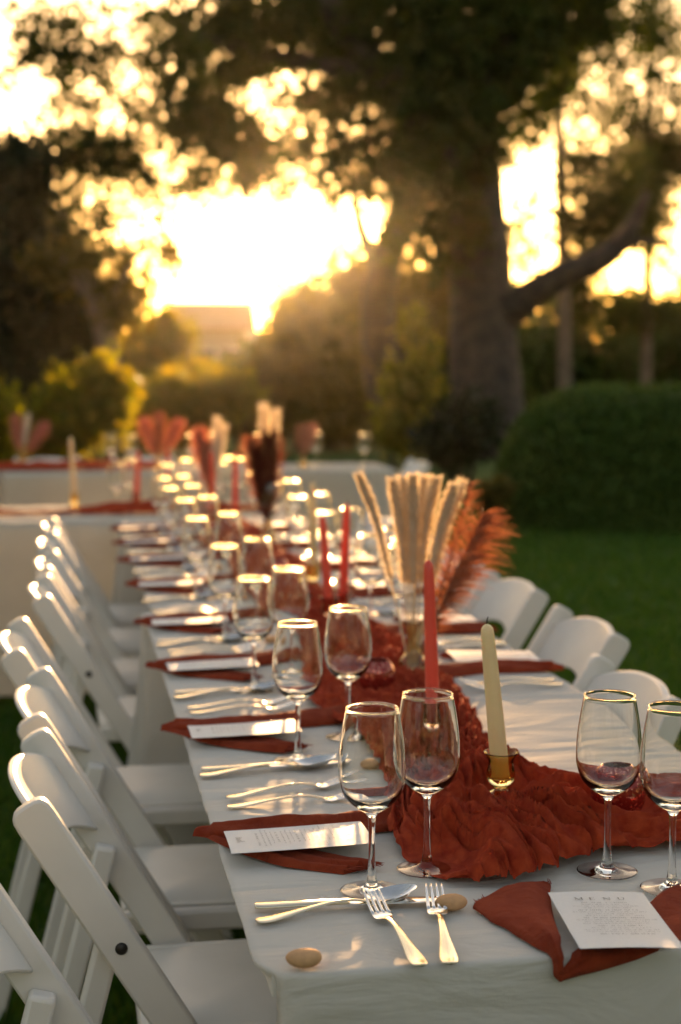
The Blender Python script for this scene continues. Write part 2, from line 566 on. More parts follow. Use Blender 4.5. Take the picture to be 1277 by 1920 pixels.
tree('hanging_branch_tree', 'loose leafy tree overhanging the left side with bright sky showing through its twigs',
     ([(-190, 840, 20), (-180, 600, 20), (-150, 400, 20), (-90, 220, 20), (-40, 60, 20), (0, -120, 20)], [.34, .27, .24, .2, .15, .08]),
     [([(-130, 340, 20), (0, 300, 20), (120, 300, 20), (260, 310, 20)], [.14, .09, .06, .025]),
      ([(-80, 200, 20), (20, 130, 20), (100, 100, 20), (210, 130, 20)], [.08, .04, .025, .01]),
      ([(-150, 420, 20), (0, 420, 20), (110, 440, 20), (220, 430, 20)], [.12, .08, .05, .02])],
     [(85, 75, 75, 55, 20, 2), (180, 115, 85, 50, 20, 1.6), (300, 100, 80, 55, 20, 1), (230, 40, 90, 35, 20, 0.5), (340, 150, 70, 65, 20, 1.4), (250, 180, 60, 50, 20, 0.8), (140, 185, 80, 60, 20, 1.1), (330, 240, 110, 65, 20, 1.8), (180, 290, 115, 60, 20, 2.3), (430, 270, 80, 60, 20, 1.6), (90, 330, 65, 70, 20, 1.6), (250, 330, 115, 42, 20, 1.4), (380, 345, 90, 40, 20, 1.1), (110, 400, 105, 50, 20, 1.7), (215, 400, 65, 40, 20, 1.1), (310, 400, 60, 30, 20, 0.7), (80, 470, 85, 50, 20, 2), (190, 480, 65, 45, 20, 1.5), (245, 535, 55, 50, 20, 1.6), (200, 560, 60, 40, 20, 2.4), (30, 400, 40, 40, 20, 1.4), (40, 20, 60, 30, 20, 0.8), (275, 470, 40, 40, 20, 0.7), (150, 30, 70, 35, 20, 0.8), (20, 160, 40, 50, 20, 0.4)],
     .05, M['oak_leaf'], M['bark'], 23, spread=2.0, k=18)

tree('dark_evergreen', 'dense dark evergreen filling the left edge behind the shrub',
     ([(60, 880, 19), (60, 700, 19), (55, 450, 19), (50, 280, 19)], [.2, .17, .12, .04]), [],
     [(30, 330, 60, 70, 19, 2600), (15, 440, 70, 80, 19, 3600), (60, 560, 110, 100, 19, 8000), (60, 690, 115, 100, 19, 8000), (-60, 560, 110, 200, 19, 6000), (130, 640, 55, 80, 19, 2600), (60, 800, 110, 60, 19, 4500)],
     .075, M['dark_leaf'], M['bark'], 24)

tree('crooked_tree', 'slender crooked brown trunk bending left in the low sun beside the dark evergreen',
     ([(222, 850, 18), (215, 740, 18), (203, 660, 18), (186, 590, 18), (150, 520, 18), (95, 470, 18)], [.17, .13, .12, .115, .10, .05]),
     [([(190, 600, 18), (230, 520, 18), (270, 450, 18)], [.06, .04, .02])],
     [(300, 480, 40, 45, 18, 160), (120, 500, 60, 40, 18, 600), (230, 560, 40, 60, 18, 420)], .07, M['brown_leaf'], M['pale_bark'], 25)

thin = [(1060, 850, 33, 1044, -30, .125), (1208, 840, 36, 1218, 40, .11)]
lab = ['tall thin bare pine trunk crossing the bright gap right of the oak', 'tall thin pale pine trunk close to the right edge of the view']
cl = [[(1150, 50, 120, 80, 33, 1.1), (1110, 170, 90, 70, 33, 1.2), (1040, 100, 50, 120, 33, 1.8), (1080, 20, 80, 60, 33, 1.2), (1060, 300, 30, 60, 33, 0.6), (1130, 330, 90, 70, 33, 2), (1160, 410, 110, 70, 33, 2.6), (1100, 440, 60, 60, 33, 1.8), (1010, 180, 50, 70, 33, 0.9), (985, 440, 50, 80, 33, 0.9), (1230, 130, 70, 90, 33, 1.1), (960, 260, 40, 60, 33, 0.5)],
      [(1230, 300, 80, 80, 36, 2.2), (1250, 40, 90, 70, 36, 1.2), (1200, 380, 60, 80, 36, 2.4), (1290, 250, 60, 80, 36, 1.6), (1180, 230, 80, 50, 36, 1), (1250, 470, 40, 40, 36, 0.6), (1130, 250, 60, 40, 36, 0.6), (1270, 400, 30, 60, 36, 0.5), (1180, 585, 130, 34, 36, 2.4), (1075, 530, 60, 60, 36, 2.0)]]
for i, (bx, by, d, tx, ty, r) in enumerate(thin):
    tree('pine_tree', lab[i], ([(bx, by, d), ((bx * 2 + tx) / 3 + 3, (by * 2 + ty) / 3, d), ((bx + 2 * tx) / 3, (by + 2 * ty) / 3, d), (tx, ty, d)], [r * 1.25, r * 1.05, r * .85, r * .5]),
         [([((bx + tx) / 2, 330, d), ((bx + tx) / 2 + 60, 300, d), ((bx + tx) / 2 + 120, 310, d)], [.05, .035, .015])],
         cl[i], .072, M['oak_leaf'], M['pale_bark'], 31 + i, spread=1.9, k=20)

# understorey
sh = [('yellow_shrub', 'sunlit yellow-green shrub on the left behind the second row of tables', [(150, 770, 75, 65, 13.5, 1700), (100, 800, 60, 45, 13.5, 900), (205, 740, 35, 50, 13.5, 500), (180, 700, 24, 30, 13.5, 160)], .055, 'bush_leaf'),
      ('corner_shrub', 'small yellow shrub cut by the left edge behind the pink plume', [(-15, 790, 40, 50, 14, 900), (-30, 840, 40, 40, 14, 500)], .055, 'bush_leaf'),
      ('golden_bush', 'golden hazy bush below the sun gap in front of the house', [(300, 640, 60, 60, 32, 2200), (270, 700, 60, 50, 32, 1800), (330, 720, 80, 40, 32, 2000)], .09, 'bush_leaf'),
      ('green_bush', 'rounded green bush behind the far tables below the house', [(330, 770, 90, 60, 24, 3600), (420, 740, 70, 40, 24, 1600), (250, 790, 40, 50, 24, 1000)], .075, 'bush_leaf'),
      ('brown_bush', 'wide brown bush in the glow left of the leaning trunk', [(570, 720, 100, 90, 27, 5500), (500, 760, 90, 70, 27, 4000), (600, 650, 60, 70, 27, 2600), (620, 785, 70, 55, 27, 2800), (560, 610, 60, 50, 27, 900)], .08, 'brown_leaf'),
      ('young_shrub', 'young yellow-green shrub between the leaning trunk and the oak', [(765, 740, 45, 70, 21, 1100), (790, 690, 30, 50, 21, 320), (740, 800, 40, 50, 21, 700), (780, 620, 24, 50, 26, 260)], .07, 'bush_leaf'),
      ('low_shrub', 'low dark green shrub at the foot of the oak', [(880, 795, 55, 60, 18, 1500), (840, 830, 50, 45, 18, 1300)], .06, 'dark_leaf'),
      ('grey_shrub', 'small pale greyish tuft in front of the hedge beside the feathers', [(925, 925, 34, 40, 13.2, 800)], .03, 'brown_leaf')]
for i, (nm, lb, cl_, sz, lf) in enumerate(sh):
    shrub(nm, lb, cl_, sz, M[lf], 50 + i)

def hedge():
    c = at(1240, 960, 14.2); c[2] = 0
    t = thing('hedge', 'large rounded dark clipped hedge on the lawn at the right', 'hedge', tuple(c))
    rx, ry, rz = 1.52, 1.1, 1.24
    m = MB()
    def fn(u, v):
        th, ph = u * 2 * PI, v * PI / 2
        sx = abs(math.cos(ph)) ** .5
        p = Vector((rx * .92 * sx * math.cos(th), ry * .9 * sx * math.sin(th), rz * .93 * math.sin(ph) ** .8))
        return p + Vector(noise.noise_vector(p * 2)) * .04
    m.grid(48, 20, fn)
    m.build('core', M['box_leaf'], t)
    rg = np.random.default_rng(5)
    n = 26000
    th = rg.random(n) * 2 * PI; ph = np.arcsin(rg.random(n) ** .9)
    sx = np.cos(ph) ** .5
    P = np.stack([rx * sx * np.cos(th), ry * sx * np.sin(th), rz * np.sin(ph) ** .8], 1)
    P *= (.93 + .1 * rg.random(n))[:, None]
    P = P[P[:, 2] > 0.01]; n = len(P)
    a = rg.normal(size=(n, 3)); a /= np.linalg.norm(a, axis=1)[:, None]
    b = np.cross(a, rg.normal(size=(n, 3))); b /= np.linalg.norm(b, axis=1)[:, None]
    s = (.028 * (.6 + .8 * rg.random(n)))[:, None]
    v = np.stack([P - a * s, P + b * s * .55, P + a * s, P - b * s * .55], 1).reshape(-1, 3)
    link('foliage', np_mesh('foliage', v, np.arange(4 * n).reshape(-1, 4), M['box_leaf'], False), t)
hedge()

# far wood closing the garden
far = []
rg_ = random.Random(4)
for px in range(-250, 1700, 75):
    if 300 < px < 500:
        top = 690
    else:
        top = 610 + 30 * rg_.random() if px < 640 else (580 if px < 730 else 512) + 30 * rg_.random()
    mid = (top + 850) / 2
    far.append((px, mid, 84, (850 - top) / 2, 46 + 5 * rg_.random(), 3600))
tag(link('far_wood', foliage_mesh('far_wood', far, .15, M['hedge_leaf'], 77)), 'far dark wood closing the garden behind the trees', kind='stuff')

# unseen wood beyond both sides and behind the camera, added to block skylight
def added_shade_wood():
    rg = np.random.default_rng(9)
    P = []
    for k in range(46):
        a = R(50 + 280 * k / 45) + YAW
        d = 21 + 7 * rg.random()
        h = 7 + 4 * rg.random()
        n = 1300
        c = np.array([CAM[0] + d * math.sin(a), CAM[1] + d * math.cos(a), h * .5])
        q = rg.normal(size=(n, 3)); q /= np.linalg.norm(q, axis=1)[:, None]
        P.append(c + q * (rg.random(n) ** .4)[:, None] * np.array([2.4, 2.4, h * .5]))
    P = np.concatenate(P); n = len(P)
    a = rg.normal(size=(n, 3)); a /= np.linalg.norm(a, axis=1)[:, None]
    b = np.cross(a, rg.normal(size=(n, 3))); b /= np.linalg.norm(b, axis=1)[:, None]
    s = (.24 * (.6 + .8 * rg.random(n)))[:, None]
    v = np.stack([P - a * s, P + b * s * .55, P + a * s, P - b * s * .55], 1).reshape(-1, 3)
    tag(link('wood', np_mesh('wood', v, np.arange(4 * n).reshape(-1, 4), M['hedge_leaf'], False)), 'unseen wood round the lawn, added to shade the tables', kind='stuff')
added_shade_wood()

def house():
    a = at(308, 700, 58); b = at(462, 700, 58)
    w = float(np.linalg.norm((b - a)[:2])) * 1.08
    c = (a + b) / 2
    t = thing('house', 'hazy pale house with a long low roof below the sunlit gap', 'house', (c[0], c[1], 0), -YAW)
    H = float(at(385, 610, 58)[2]); T = float(at(385, 561, 58)[2])
    MB().box((0, 2.5, H / 2), (w * .94, 5, H)).build('wall', M['house'], t, False)
    m = MB()
    prof = [(-.4, H - .1), (2.5, T), (5.4, H - .1), (5.4, H - .22), (2.5, T - .14), (-.4, H - .22)]
    vs = [(s * w / 2, y, z) for s in (-1, 1) for y, z in prof]
    fs = [(i, (i + 1) % 6, 6 + (i + 1) % 6, 6 + i) for i in range(6)] + [(0, 5, 4, 1), (1, 4, 3, 2), (6, 7, 10, 11), (7, 8, 9, 10)]
    m.add(vs, fs).build('roof', M['roof'], t, False)
    for x in (-.3, 0, .3):
        f = MB().box((x * w, -.01, H * .55), (.9, .06, 1.1)).build('window', M['chair'], t, False)
        MB().box((x * w, -.05, H * .55), (.76, .03, .96)).build('pane', M['window'], f, False)
    a = at(470, 700, 52); b = at(555, 700, 52)
    w = float(np.linalg.norm((b - a)[:2])); c = (a + b) / 2
    t = thing('garden_shed', 'low pale shed roof in the haze right of the house', 'shed', (c[0], c[1], 0), -YAW)
    H = float(at(510, 660, 52)[2]); T = float(at(510, 618, 52)[2])
    MB().box((0, 1.5, H / 2), (w * .9, 3, H)).build('wall', M['house'], t, False)
    prof = [(-.3, H - .05), (1.5, T), (3.3, H - .05), (3.3, H - .15), (1.5, T - .1), (-.3, H - .15)]
    vs = [(s * w / 2, y, z) for s in (-1, 1) for y, z in prof]
    MB().add(vs, fs).build('roof', M['house'], t, False)
    MB().box((0, -.02, .95), (.9, .05, 1.9)).build('door', M['roof'], t, False)
house()

# haze in the evening air, added also as lens glare round the sun
hm = bpy.data.materials.new('haze_air')
hm.use_nodes = True
hn = hm.node_tree
hn.nodes.clear()
pv = hn.nodes.new('ShaderNodeVolumePrincipled')
pv.inputs['Color'].default_value = (.98, .89, .74, 1)
pv.inputs['Density'].default_value = .00009
pv.inputs['Anisotropy'].default_value = .93
ho = hn.nodes.new('ShaderNodeOutputMaterial')
hn.links.new(pv.outputs[0], ho.inputs['Volume'])
hz = MB().box((0, 0, 14.5), (250, 250, 31)).build('haze', hm, None, False)
tag(hz, 'thin golden evening haze, also standing in for sun glare', kind='stuff')
cy.volume_step_rate = 4
cy.volume_max_steps = 64

# ------------------------------------------------------------------ tables and cloths
TZ = .75           # height of the cloth's upper face
CHAIRS_L = [(.15, -.72), (.735, -.628), (1.25, -.635), (1.88, -.69), (2.66, -.645), (3.24, -.64), (3.82, -.645), (4.40, -.64)]
CHAIRS_R = [(1.21, .47), (1.86, .60), (2.53, .625), (3.2, .64), (3.8, .64), (4.4, .64)]

def tablecloth(name, label, cx, cy_, lx, ly, seats, drop=.70, seed=0, group='white tablecloths', res=.012, amp=1.0, rad=.055):
    """Cloth over a folding table: wrinkled top, rounded corners, skirt pushed in where chairs are tucked under (seats: side, y)."""
    nx, ny = int(lx / res), int(ly / res)
    hx, hy = lx / 2, ly / 2
    def corner(x, y):
        ax, ay = abs(x) - (hx - rad), abs(y) - (hy - rad)
        if ax > 0 and ay > 0:
            u, v = ax / rad, ay / rad
            u, v = u * math.sqrt(1 - v * v / 2), v * math.sqrt(1 - u * u / 2)
            x = math.copysign(hx - rad + u * rad, x); y = math.copysign(hy - rad + v * rad, y)
        return x, y
    def wr(x, y):
        """wrinkles left by folding: creases across the table plus soft ripples"""
        X, Y = x + cx, y + cy_
        if lx > ly: X, Y = Y, X
        w = .0030 * noise.noise((X * 3.0, Y * 13 + .8 * noise.noise((X * 3, Y * 3, 1)), seed))
        r_ = 1 - abs(noise.noise((X * 2.2 + 5, Y * 9, seed + 3)))
        w += .0036 * max(0, r_ - .90) / .10 * (.5 + noise.noise((X * 1.5, Y * 2, seed + 5)))
        e = abs(abs(X if lx < ly else X - cy_) - (hx if lx < ly else hy))
        w += .0050 * math.exp(-e / .07) * noise.noise((X * 5, Y * 30, seed + 7))
        return w * amp
    V, F = [], []
    for i in range(nx + 1):
        for j in range(ny + 1):
            x, y = corner(-hx + lx * i / nx, -hy + ly * j / ny)
            V.append((x, y, TZ + wr(x, y)))
    F += [(i * (ny + 1) + j, (i + 1) * (ny + 1) + j, (i + 1) * (ny + 1) + j + 1, i * (ny + 1) + j + 1) for i in range(nx) for j in range(ny)]
    ring = [i * (ny + 1) for i in range(nx + 1)] + [nx * (ny + 1) + j for j in range(1, ny + 1)] + \
           [i * (ny + 1) + ny for i in range(nx - 1, -1, -1)] + [j for j in range(ny - 1, 0, -1)]
    nr = len(ring)
    P = [Vector(V[k]) for k in ring]
    Nn = []
    for k in range(nr):
        t = P[(k + 2) % nr] - P[k - 2]
        Nn.append(Vector((t.y, -t.x, 0)).normalized())
    arc = np.cumsum([0] + [(P[k] - P[k - 1]).length for k in range(1, nr)])
    rows = [(.004, .0012), (.006, .005)] + [(.0065, z) for z in (.012, .03, .06, .1, .15, .2, .25, .3, .36, .42, .5, .58, .65, drop)]
    prev = ring
    for out, dz in rows:
        cur = []
        for k in range(nr):
            p, nn = P[k], Nn[k]
            f = ss(.02, .6, dz)
            wv = noise.noise((arc[k] * 3.1, dz * .5, seed + 20)) * .035 + noise.noise((arc[k] * 7.5, dz * .6, seed + 30)) * .016
            cor = 1.0 if (abs(p.x) > hx - rad and abs(p.y) > hy - rad) else 0
            q = p + nn * (out + f * (.022 + wv) + f * .03 * cor)
            for side, sy in seats:
                if nn.x * side > .7:
                    g_ = 1 - ss(.28, .35, abs(p.y + cy_ - sy))
                    q.x -= side * g_ * .31 * ss(-.01, .17, dz)
            q.z = p.z - dz
            cur.append(len(V)); V.append(tuple(q))
        for k in range(nr):
            k2 = (k + 1) % nr
            F.append((prev[k], cur[k], cur[k2], prev[k2]))
        prev = cur
    me = bpy.data.meshes.new(name)
    me.from_pydata(V, [], F); me.update(); me.shade_smooth()
    me.materials.append(M['cloth'] if lx < ly else M['thin_cloth'])
    o = link(name, me); o.location = (cx, cy_, 0)
    tag(o, label, 'tablecloth', group)
    # the folding table that carries it
    t = thing('folding_table', 'folding table under the ' + label.replace('white ', ''), 'table', (cx, cy_, 0), 0, 'folding tables under the cloths')
    MB().box((0, 0, TZ - .018), (lx - .03, ly - .03, .024)).build('tabletop', M['chair'], t, False)
    for sx in (-1, 1):
        for sy in (-1, 1):
            lx_, ly_ = (lx / 2 - .3, .12) if lx > ly else (.03, ly / 2 - .25)
            MB().tube([(sx * lx_, sy * ly_, 0), (sx * lx_, sy * ly_, TZ - .031)], .014, 8).build('leg', M['tine'], t)
    return o

tablecloth('tablecloth', 'white cloth with rounded corner on the nearest table', 0, 1.22, .77, 2.44,
           [(-1, y) for y, _ in CHAIRS_L[:4]] + [(1, y) for y, _ in CHAIRS_R[:2]], seed=1, res=.0085)
tablecloth('tablecloth', 'white cloth on the middle table behind the nearest one', .018, 3.675, .765, 2.44,
           [(-1, y) for y, _ in CHAIRS_L[4:]] + [(1, y) for y, _ in CHAIRS_R[2:]], seed=2, res=.014)
tablecloth('tablecloth', 'white cloth on the crosswise table at the end of the long table', -.84, 5.29, 2.46, .77, [], seed=3, res=.03)
tablecloth('tablecloth', 'white cloth on the farthest crosswise table, left half', -2.2, 8.42, 2.42, .77, [], seed=4, res=.03)
tablecloth('tablecloth', 'white cloth on the farthest crosswise table, right half', .25, 8.43, 2.42, .77, [], seed=5, res=.03)

# ------------------------------------------------------------------ folding chairs
def make_chair():
    t = thing('folding_chair', 'white padded folding chair', 'chair', (0, 0, 0), 0, 'white folding chairs along the tables')
    # local: sitter faces +x, y sideways, seat centre at x = 0; stile axis
    k = -.613
    sx = lambda z: .130 + k * z
    dirv = Vector((k, 0, 1)).normalized()
    perp = Vector((dirv.z, 0, -dirv.x))
    hw = .027
    def stile(y):
        m = MB()
        L0, L1 = Vector((sx(0), y, 0)), Vector((sx(.79), y, .79))
        n = 10
        out = [L0 - perp * hw * .8, ]
        pr = []
        for i in range(n + 1):                       # rounded head
            a = PI * i / n
            pr.append(L1 - dirv * hw + dirv * math.sin(a) ** .62 * hw + perp * math.copysign(abs(math.cos(a)) ** .62, math.cos(a)) * hw)
        poly = [L0 + perp * hw * .8] + pr + [L0 - perp * hw * .8]
        c = len(poly)
        vs = [p + Vector((0, s * .0125, 0)) for s in (-1, 1) for p in poly]
        fs = [tuple(range(c)), tuple(range(2 * c - 1, c - 1, -1))] + [(i, i + c, (i + 1) % c + c, (i + 1) % c) for i in range(c)]
        m.add(vs, fs)
        return m.build('stile', M['chair'], t, True, 40, .004)
    for s in (-1, 1):
        st = stile(s * .2025)
        b = MB().lathe([(0, .004), (.006, .0035), (.0085, 0), (.0085, -.004)], 14)
        bo = b.build('bolt', M['bolt'], st)
        bo.location = (sx(.585) - .004, s * .216, .592); bo.rotation_euler = (-s * PI / 2, 0, 0)
    for s in (-1, 1):
        m = MB()
        p0 = Vector((sx(.6) - .004, s * .172, .615)); p1 = Vector((-.40, s * .172, 0))
        dv = (p1 - p0)
        rot = dv.to_track_quat('Z', 'Y').to_matrix()
        m.box((p0 + p1) / 2, (.030, .034, dv.length), rot)
        m.build('rear_leg', M['chair'], t, True, 40, .006)
    # curved back panel
    m = MB()
    W = .190; th = .013
    def surf(s, tt, side):
        zb = .634 + .046 * (1 - s * s)
        zt = .756 + .034 * (1 - abs(s) ** 2.6)
        z = zb + (zt - zb) * tt
        x = sx(z) + .002 - .026 * (1 - s * s) + side * th / 2
        return Vector((x, s * W, z))
    nu, nv = 23, 8
    vs, fs = [], []
    for side in (-1, 1):
        for i in range(nu):
            for j in range(nv):
                vs.append(surf(-1 + 2 * i / (nu - 1), j / (nv - 1), side))
    o = nu * nv
    for i in range(nu - 1):
        for j in range(nv - 1):
            a, b, c, d = i * nv + j, i * nv + j + 1, (i + 1) * nv + j + 1, (i + 1) * nv + j
            fs += [(a, b, c, d), (o + d, o + c, o + b, o + a)]
    for i in range(nu - 1):
        a, d = i * nv, (i + 1) * nv
        fs += [(a, d, o + d, o + a), (a + nv - 1, o + a + nv - 1, o + d + nv - 1, d + nv - 1)]
    for j in range(nv - 1):
        a = (nu - 1) * nv + j
        fs += [(j, o + j, o + j + 1, j + 1), (a, a + 1, o + a + 1, o + a)]
    m.add(vs, fs).build('backrest', M['chair'], t, True, 50, .004)
    # seat frame, pad
    m = MB()
    for s in (-1, 1):
        m.box((0, s * .174, .428), (.41, .026, .040))
    m.box((.195, 0, .426), (.020, .322, .036)); m.box((-.195, 0, .426), (.020, .322, .036))
    m.build('seat_frame', M['chair'], t, True, 40, .008)
    m = MB()
    def pad(u, v):
        a, b = u * 2 - 1, v * 2 - 1
        e = max(abs(a), abs(b))
        x = a * .203; y = b * .160
        z = .447 + .020 * (1 - a ** 6) * (1 - b ** 6) + .0025 * noise.noise((a * 3, b * 3, 4))
        return (x, y, z)
    m.grid(25, 25, pad)
    nb = 25
    # rolled rim of the cushion
    edge = [i * nb for i in range(nb)] + [(nb - 1) * nb + j for j in range(1, nb)] + [i * nb + nb - 1 for i in range(nb - 2, -1, -1)] + [j for j in range(nb - 2, 0, -1)]
    kk = len(m.v)
    for e in edge:
        v = m.v[e]; m.v.append((v[0] * 1.0, v[1] * 1.0, .435))
    for i in range(len(edge)):
        i2 = (i + 1) % len(edge)
        m.f.append((edge[i], kk + i, kk + i2, edge[i2]))
    seat = m.build('seat_pad', M['pad'], t, True, 60)
    p = MB()
    pts = [(.207, -.18, .447), (.207, .18, .447)]
    p.tube([(-.2, -.160, .449), (.2, -.160, .449)], .004, 6); p.tube([(-.2, .160, .449), (.2, .160, .449)], .004, 6)
    p.tube([(.204, -.158, .449), (.204, .158, .449)], .004, 6)
    p.build('piping', M['pad'], seat)
    MB().box((-.345, 0, .16), (.02, .31, .03)).build('stretcher', M['chair'], t, True, 40, .004)
    return t

proto_chair = make_chair()
used = []
def place_chair(x, y, rz, label, group, tilt=0):
    o = proto_chair if not used else dup(proto_chair)
    used.append(1)
    o.location = (x, y, 0); o.rotation_euler = (0, 0, rz)
    o['label'] = label; o['group'] = group
    return o
rr = random.Random(3)
for i, (y, xt) in enumerate(CHAIRS_L):
    lab = ['white folding chair nearest the camera, cut by the lower left corner', 'white folding chair with a dark bolt and a tan pebble on its seat'][i] if i < 2 else \
        'white folding chair, %s from the camera along the left side of the long table' % ORD[i]
    place_chair(xt + .354, y, R(rr.uniform(-2.2, 2.2)), lab, 'chairs along the left side of the long table')
for i, (y, xt) in enumerate(CHAIRS_R):
    lab = 'white folding chair, %s from the camera along the right side of the long table' % ORD[i]
    place_chair(xt - .354, y, PI + R(rr.uniform(-2, 2)), lab, 'chairs along the right side of the long table')
for x, a, lab in ((-.62, .25, 'white chair back behind the cream candle, far side of the farthest table'), (-.17, -.3, 'white chair back right of the cream candle, far side of the farthest table')):
    place_chair(x, 8.72, -PI / 2 + a, lab, 'chairs behind the farthest tables')
place_chair(1.30, 8.25, PI, 'white chair alone at the right end of the farthest table', 'chairs behind the farthest tables')

# ------------------------------------------------------------------ runner
# things standing on the runner press it flat: x, y, radius, height
PINS = [(.008, .495, .046, .015), (.145, .425, .038, .012), (.006, .90, .024, .012), (-.010, 1.285, .034, .012), (.097, 1.46, .034, .010), (-.146, .29, .04, .001), (.037, 2.10, .024, .009), (.08, 2.16, .024, .009)]

def runner(name, label, left, right, hgt, nu, nv, seed, wr, fine=1.0, z0=TZ + .004):
    """Crinkled gauze runner between two edge lines; hgt = pile height along it, wr = strength of the folds along it."""
    Lc, Rc = catmull(left, nu), catmull(right, nu)
    H = catmull([[h] for h in hgt], nu)[:, 0]
    W = catmull([[w] for w in wr], nu)[:, 0]
    arc = np.concatenate([[0], np.cumsum(np.linalg.norm(np.diff((Lc + Rc) / 2, axis=0), axis=1))])
    V = np.empty((nu, nv, 3))
    nz = noise.noise
    for i in range(nu):
        h, w, s = H[i], W[i], arc[i]
        wid = float(np.linalg.norm(Rc[i] - Lc[i]))
        ax = (Rc[i] - Lc[i]) / wid
        for j in range(nv):
            v = j / (nv - 1)
            q = v * wid
            # long folds wander and merge
            w1 = nz((s * 5.5, q * 7, seed)) ; w2 = nz((s * 5.5 + 9, q * 7, seed + 4))
            qw = q + (.045 * nz((s * 6, q * 7, seed + 21)) + .014 * nz((s * 21, q * 21, seed + 22))) * w
            sw = s + .03 * nz((s * 6, q * 14, seed + 23)) * w
            f1 = 1 - abs(nz((qw * 26, sw * 6, seed + 1))) * 2.2
            f2 = 1 - abs(nz((qw * 58, sw * 10, seed + 2))) * 2.4
            f4 = 1 - abs(nz((qw * 125, sw * 22, seed + 5))) * 2.4
            f3 = nz((q * 190 + w2 * 5, s * 60 + w1 * 5, seed + 3))
            env = (4 * v * (1 - v)) ** .45
            pile = h * env * (.62 + .55 * nz((s * 9, q * 9, seed + 6)))
            rel = .017 * max(f1, -.5) * (.35 + w) + .0215 * max(f2, -.6) * (.45 + w * .55) * fine + .0105 * f4 * (.5 + .5 * w) * fine + .0007 * f3 * fine
            z = max(.0006, pile + rel * (.25 + .75 * env) * (.55 + .45 * min(1, h / .02)) + .004 * (1 - env) * (1 + nz((s * 40, v * 3, seed + 8))))
            bx_, by_ = Lc[i, 0] + ax[0] * q, Lc[i, 1] + ax[1] * q
            for (qx, qy, qr, qz) in PINS:
                dq = math.hypot(bx_ - qx, by_ - qy)
                if dq < qr * 2.2:
                    k_ = 1 - ss(qr, qr * 2.2, dq)
                    z = z * (1 - k_) + min(z, qz) * k_
            sx_ = (nz((s * 24, q * 30, seed + 11)) * .010 + nz((s * 60, q * 60, seed + 13)) * .004) * w
            sy_ = (nz((s * 24, q * 30, seed + 12)) * .010 + nz((s * 60, q * 60, seed + 14)) * .004) * w
            edge = .012 * nz((s * 26, 3 if v < .5 else 7, seed + 9)) * (1 - env) * (1 if v > .5 else -1)
            V[i, j, 0] = Lc[i, 0] + ax[0] * (q + edge) + sx_
            V[i, j, 1] = Lc[i, 1] + ax[1] * (q + edge) + sy_
            V[i, j, 2] = z0 + z
    idx = np.arange(nu * nv).reshape(nu, nv)
    quads = np.stack([idx[:-1, :-1], idx[1:, :-1], idx[1:, 1:], idx[:-1, 1:]], -1).reshape(-1, 4)
    o = link(name, np_mesh(name, V.reshape(-1, 3), quads, M['gauze']))
    return tag(o, label, 'table runner', 'rust gauze runners')

def make_runner():
    left = [(.40, .575), (.29, .565), (.19, .57), (.12, .57), (.075, .63), (.075, .75), (.09, .88), (.125, 1.1), (.155, 1.37), (.165, 1.6), (.16, 1.9), (.13, 2.2), (.12, 2.42)]
    right = [(.40, .30), (.29, .298), (.19, .31), (.085, .30), (-.03, .225), (-.135, .235), (-.165, .40), (-.125, .62), (-.105, .9), (-.14, 1.25), (-.1, 1.6), (-.06, 1.95), (-.10, 2.42)]
    hg = [.008, .009, .013, .024, .032, .028, .018, .013, .011, .011, .011, .011, .011]
    w = [.55, .6, .75, 1.1, 1.2, 1.15, .95, .8, .7, .7, .7, .7, .7]
    runner('table_runner', 'crinkled rust gauze runner heaped around the cream candle on the nearest table', left, right, hg, 1000, 220, 3.0, w)
    left = [(.13, 2.46), (.12, 2.8), (.16, 3.3), (.12, 3.8), (.15, 4.3), (.12, 4.8)]
    right = [(-.09, 2.46), (-.1, 2.8), (-.07, 3.3), (-.11, 3.8), (-.08, 4.3), (-.1, 4.8)]
    runner('table_runner', 'crinkled rust gauze runner along the middle table', left, right, [.014] * 6, 260, 50, 8.0, [.7] * 6, .6)
    left = [(.30, 5.34), (-.2, 5.37), (-.7, 5.28), (-1.2, 5.36), (-1.95, 5.34)]
    right = [(.30, 5.20), (-.2, 5.14), (-.7, 5.19), (-1.2, 5.14), (-1.95, 5.18)]
    runner('table_runner', 'crinkled rust gauze runner along the crosswise table at the end', left, right, [.008, .030, .006, .034, .008], 240, 40, 12.0, [.5, 1, .4, 1, .5], .5)
    left = [(-.02, 8.5), (-.5, 8.53), (-1.1, 8.5), (-2.6, 8.5)]
    right = [(-.02, 8.22), (-.5, 8.2), (-1.1, 8.24), (-2.6, 8.22)]
    runner('table_runner', 'crinkled rust gauze runner on the farthest left table', left, right, [.03, .035, .03, .03], 160, 30, 15.0, [.9] * 4, .6)
make_runner()

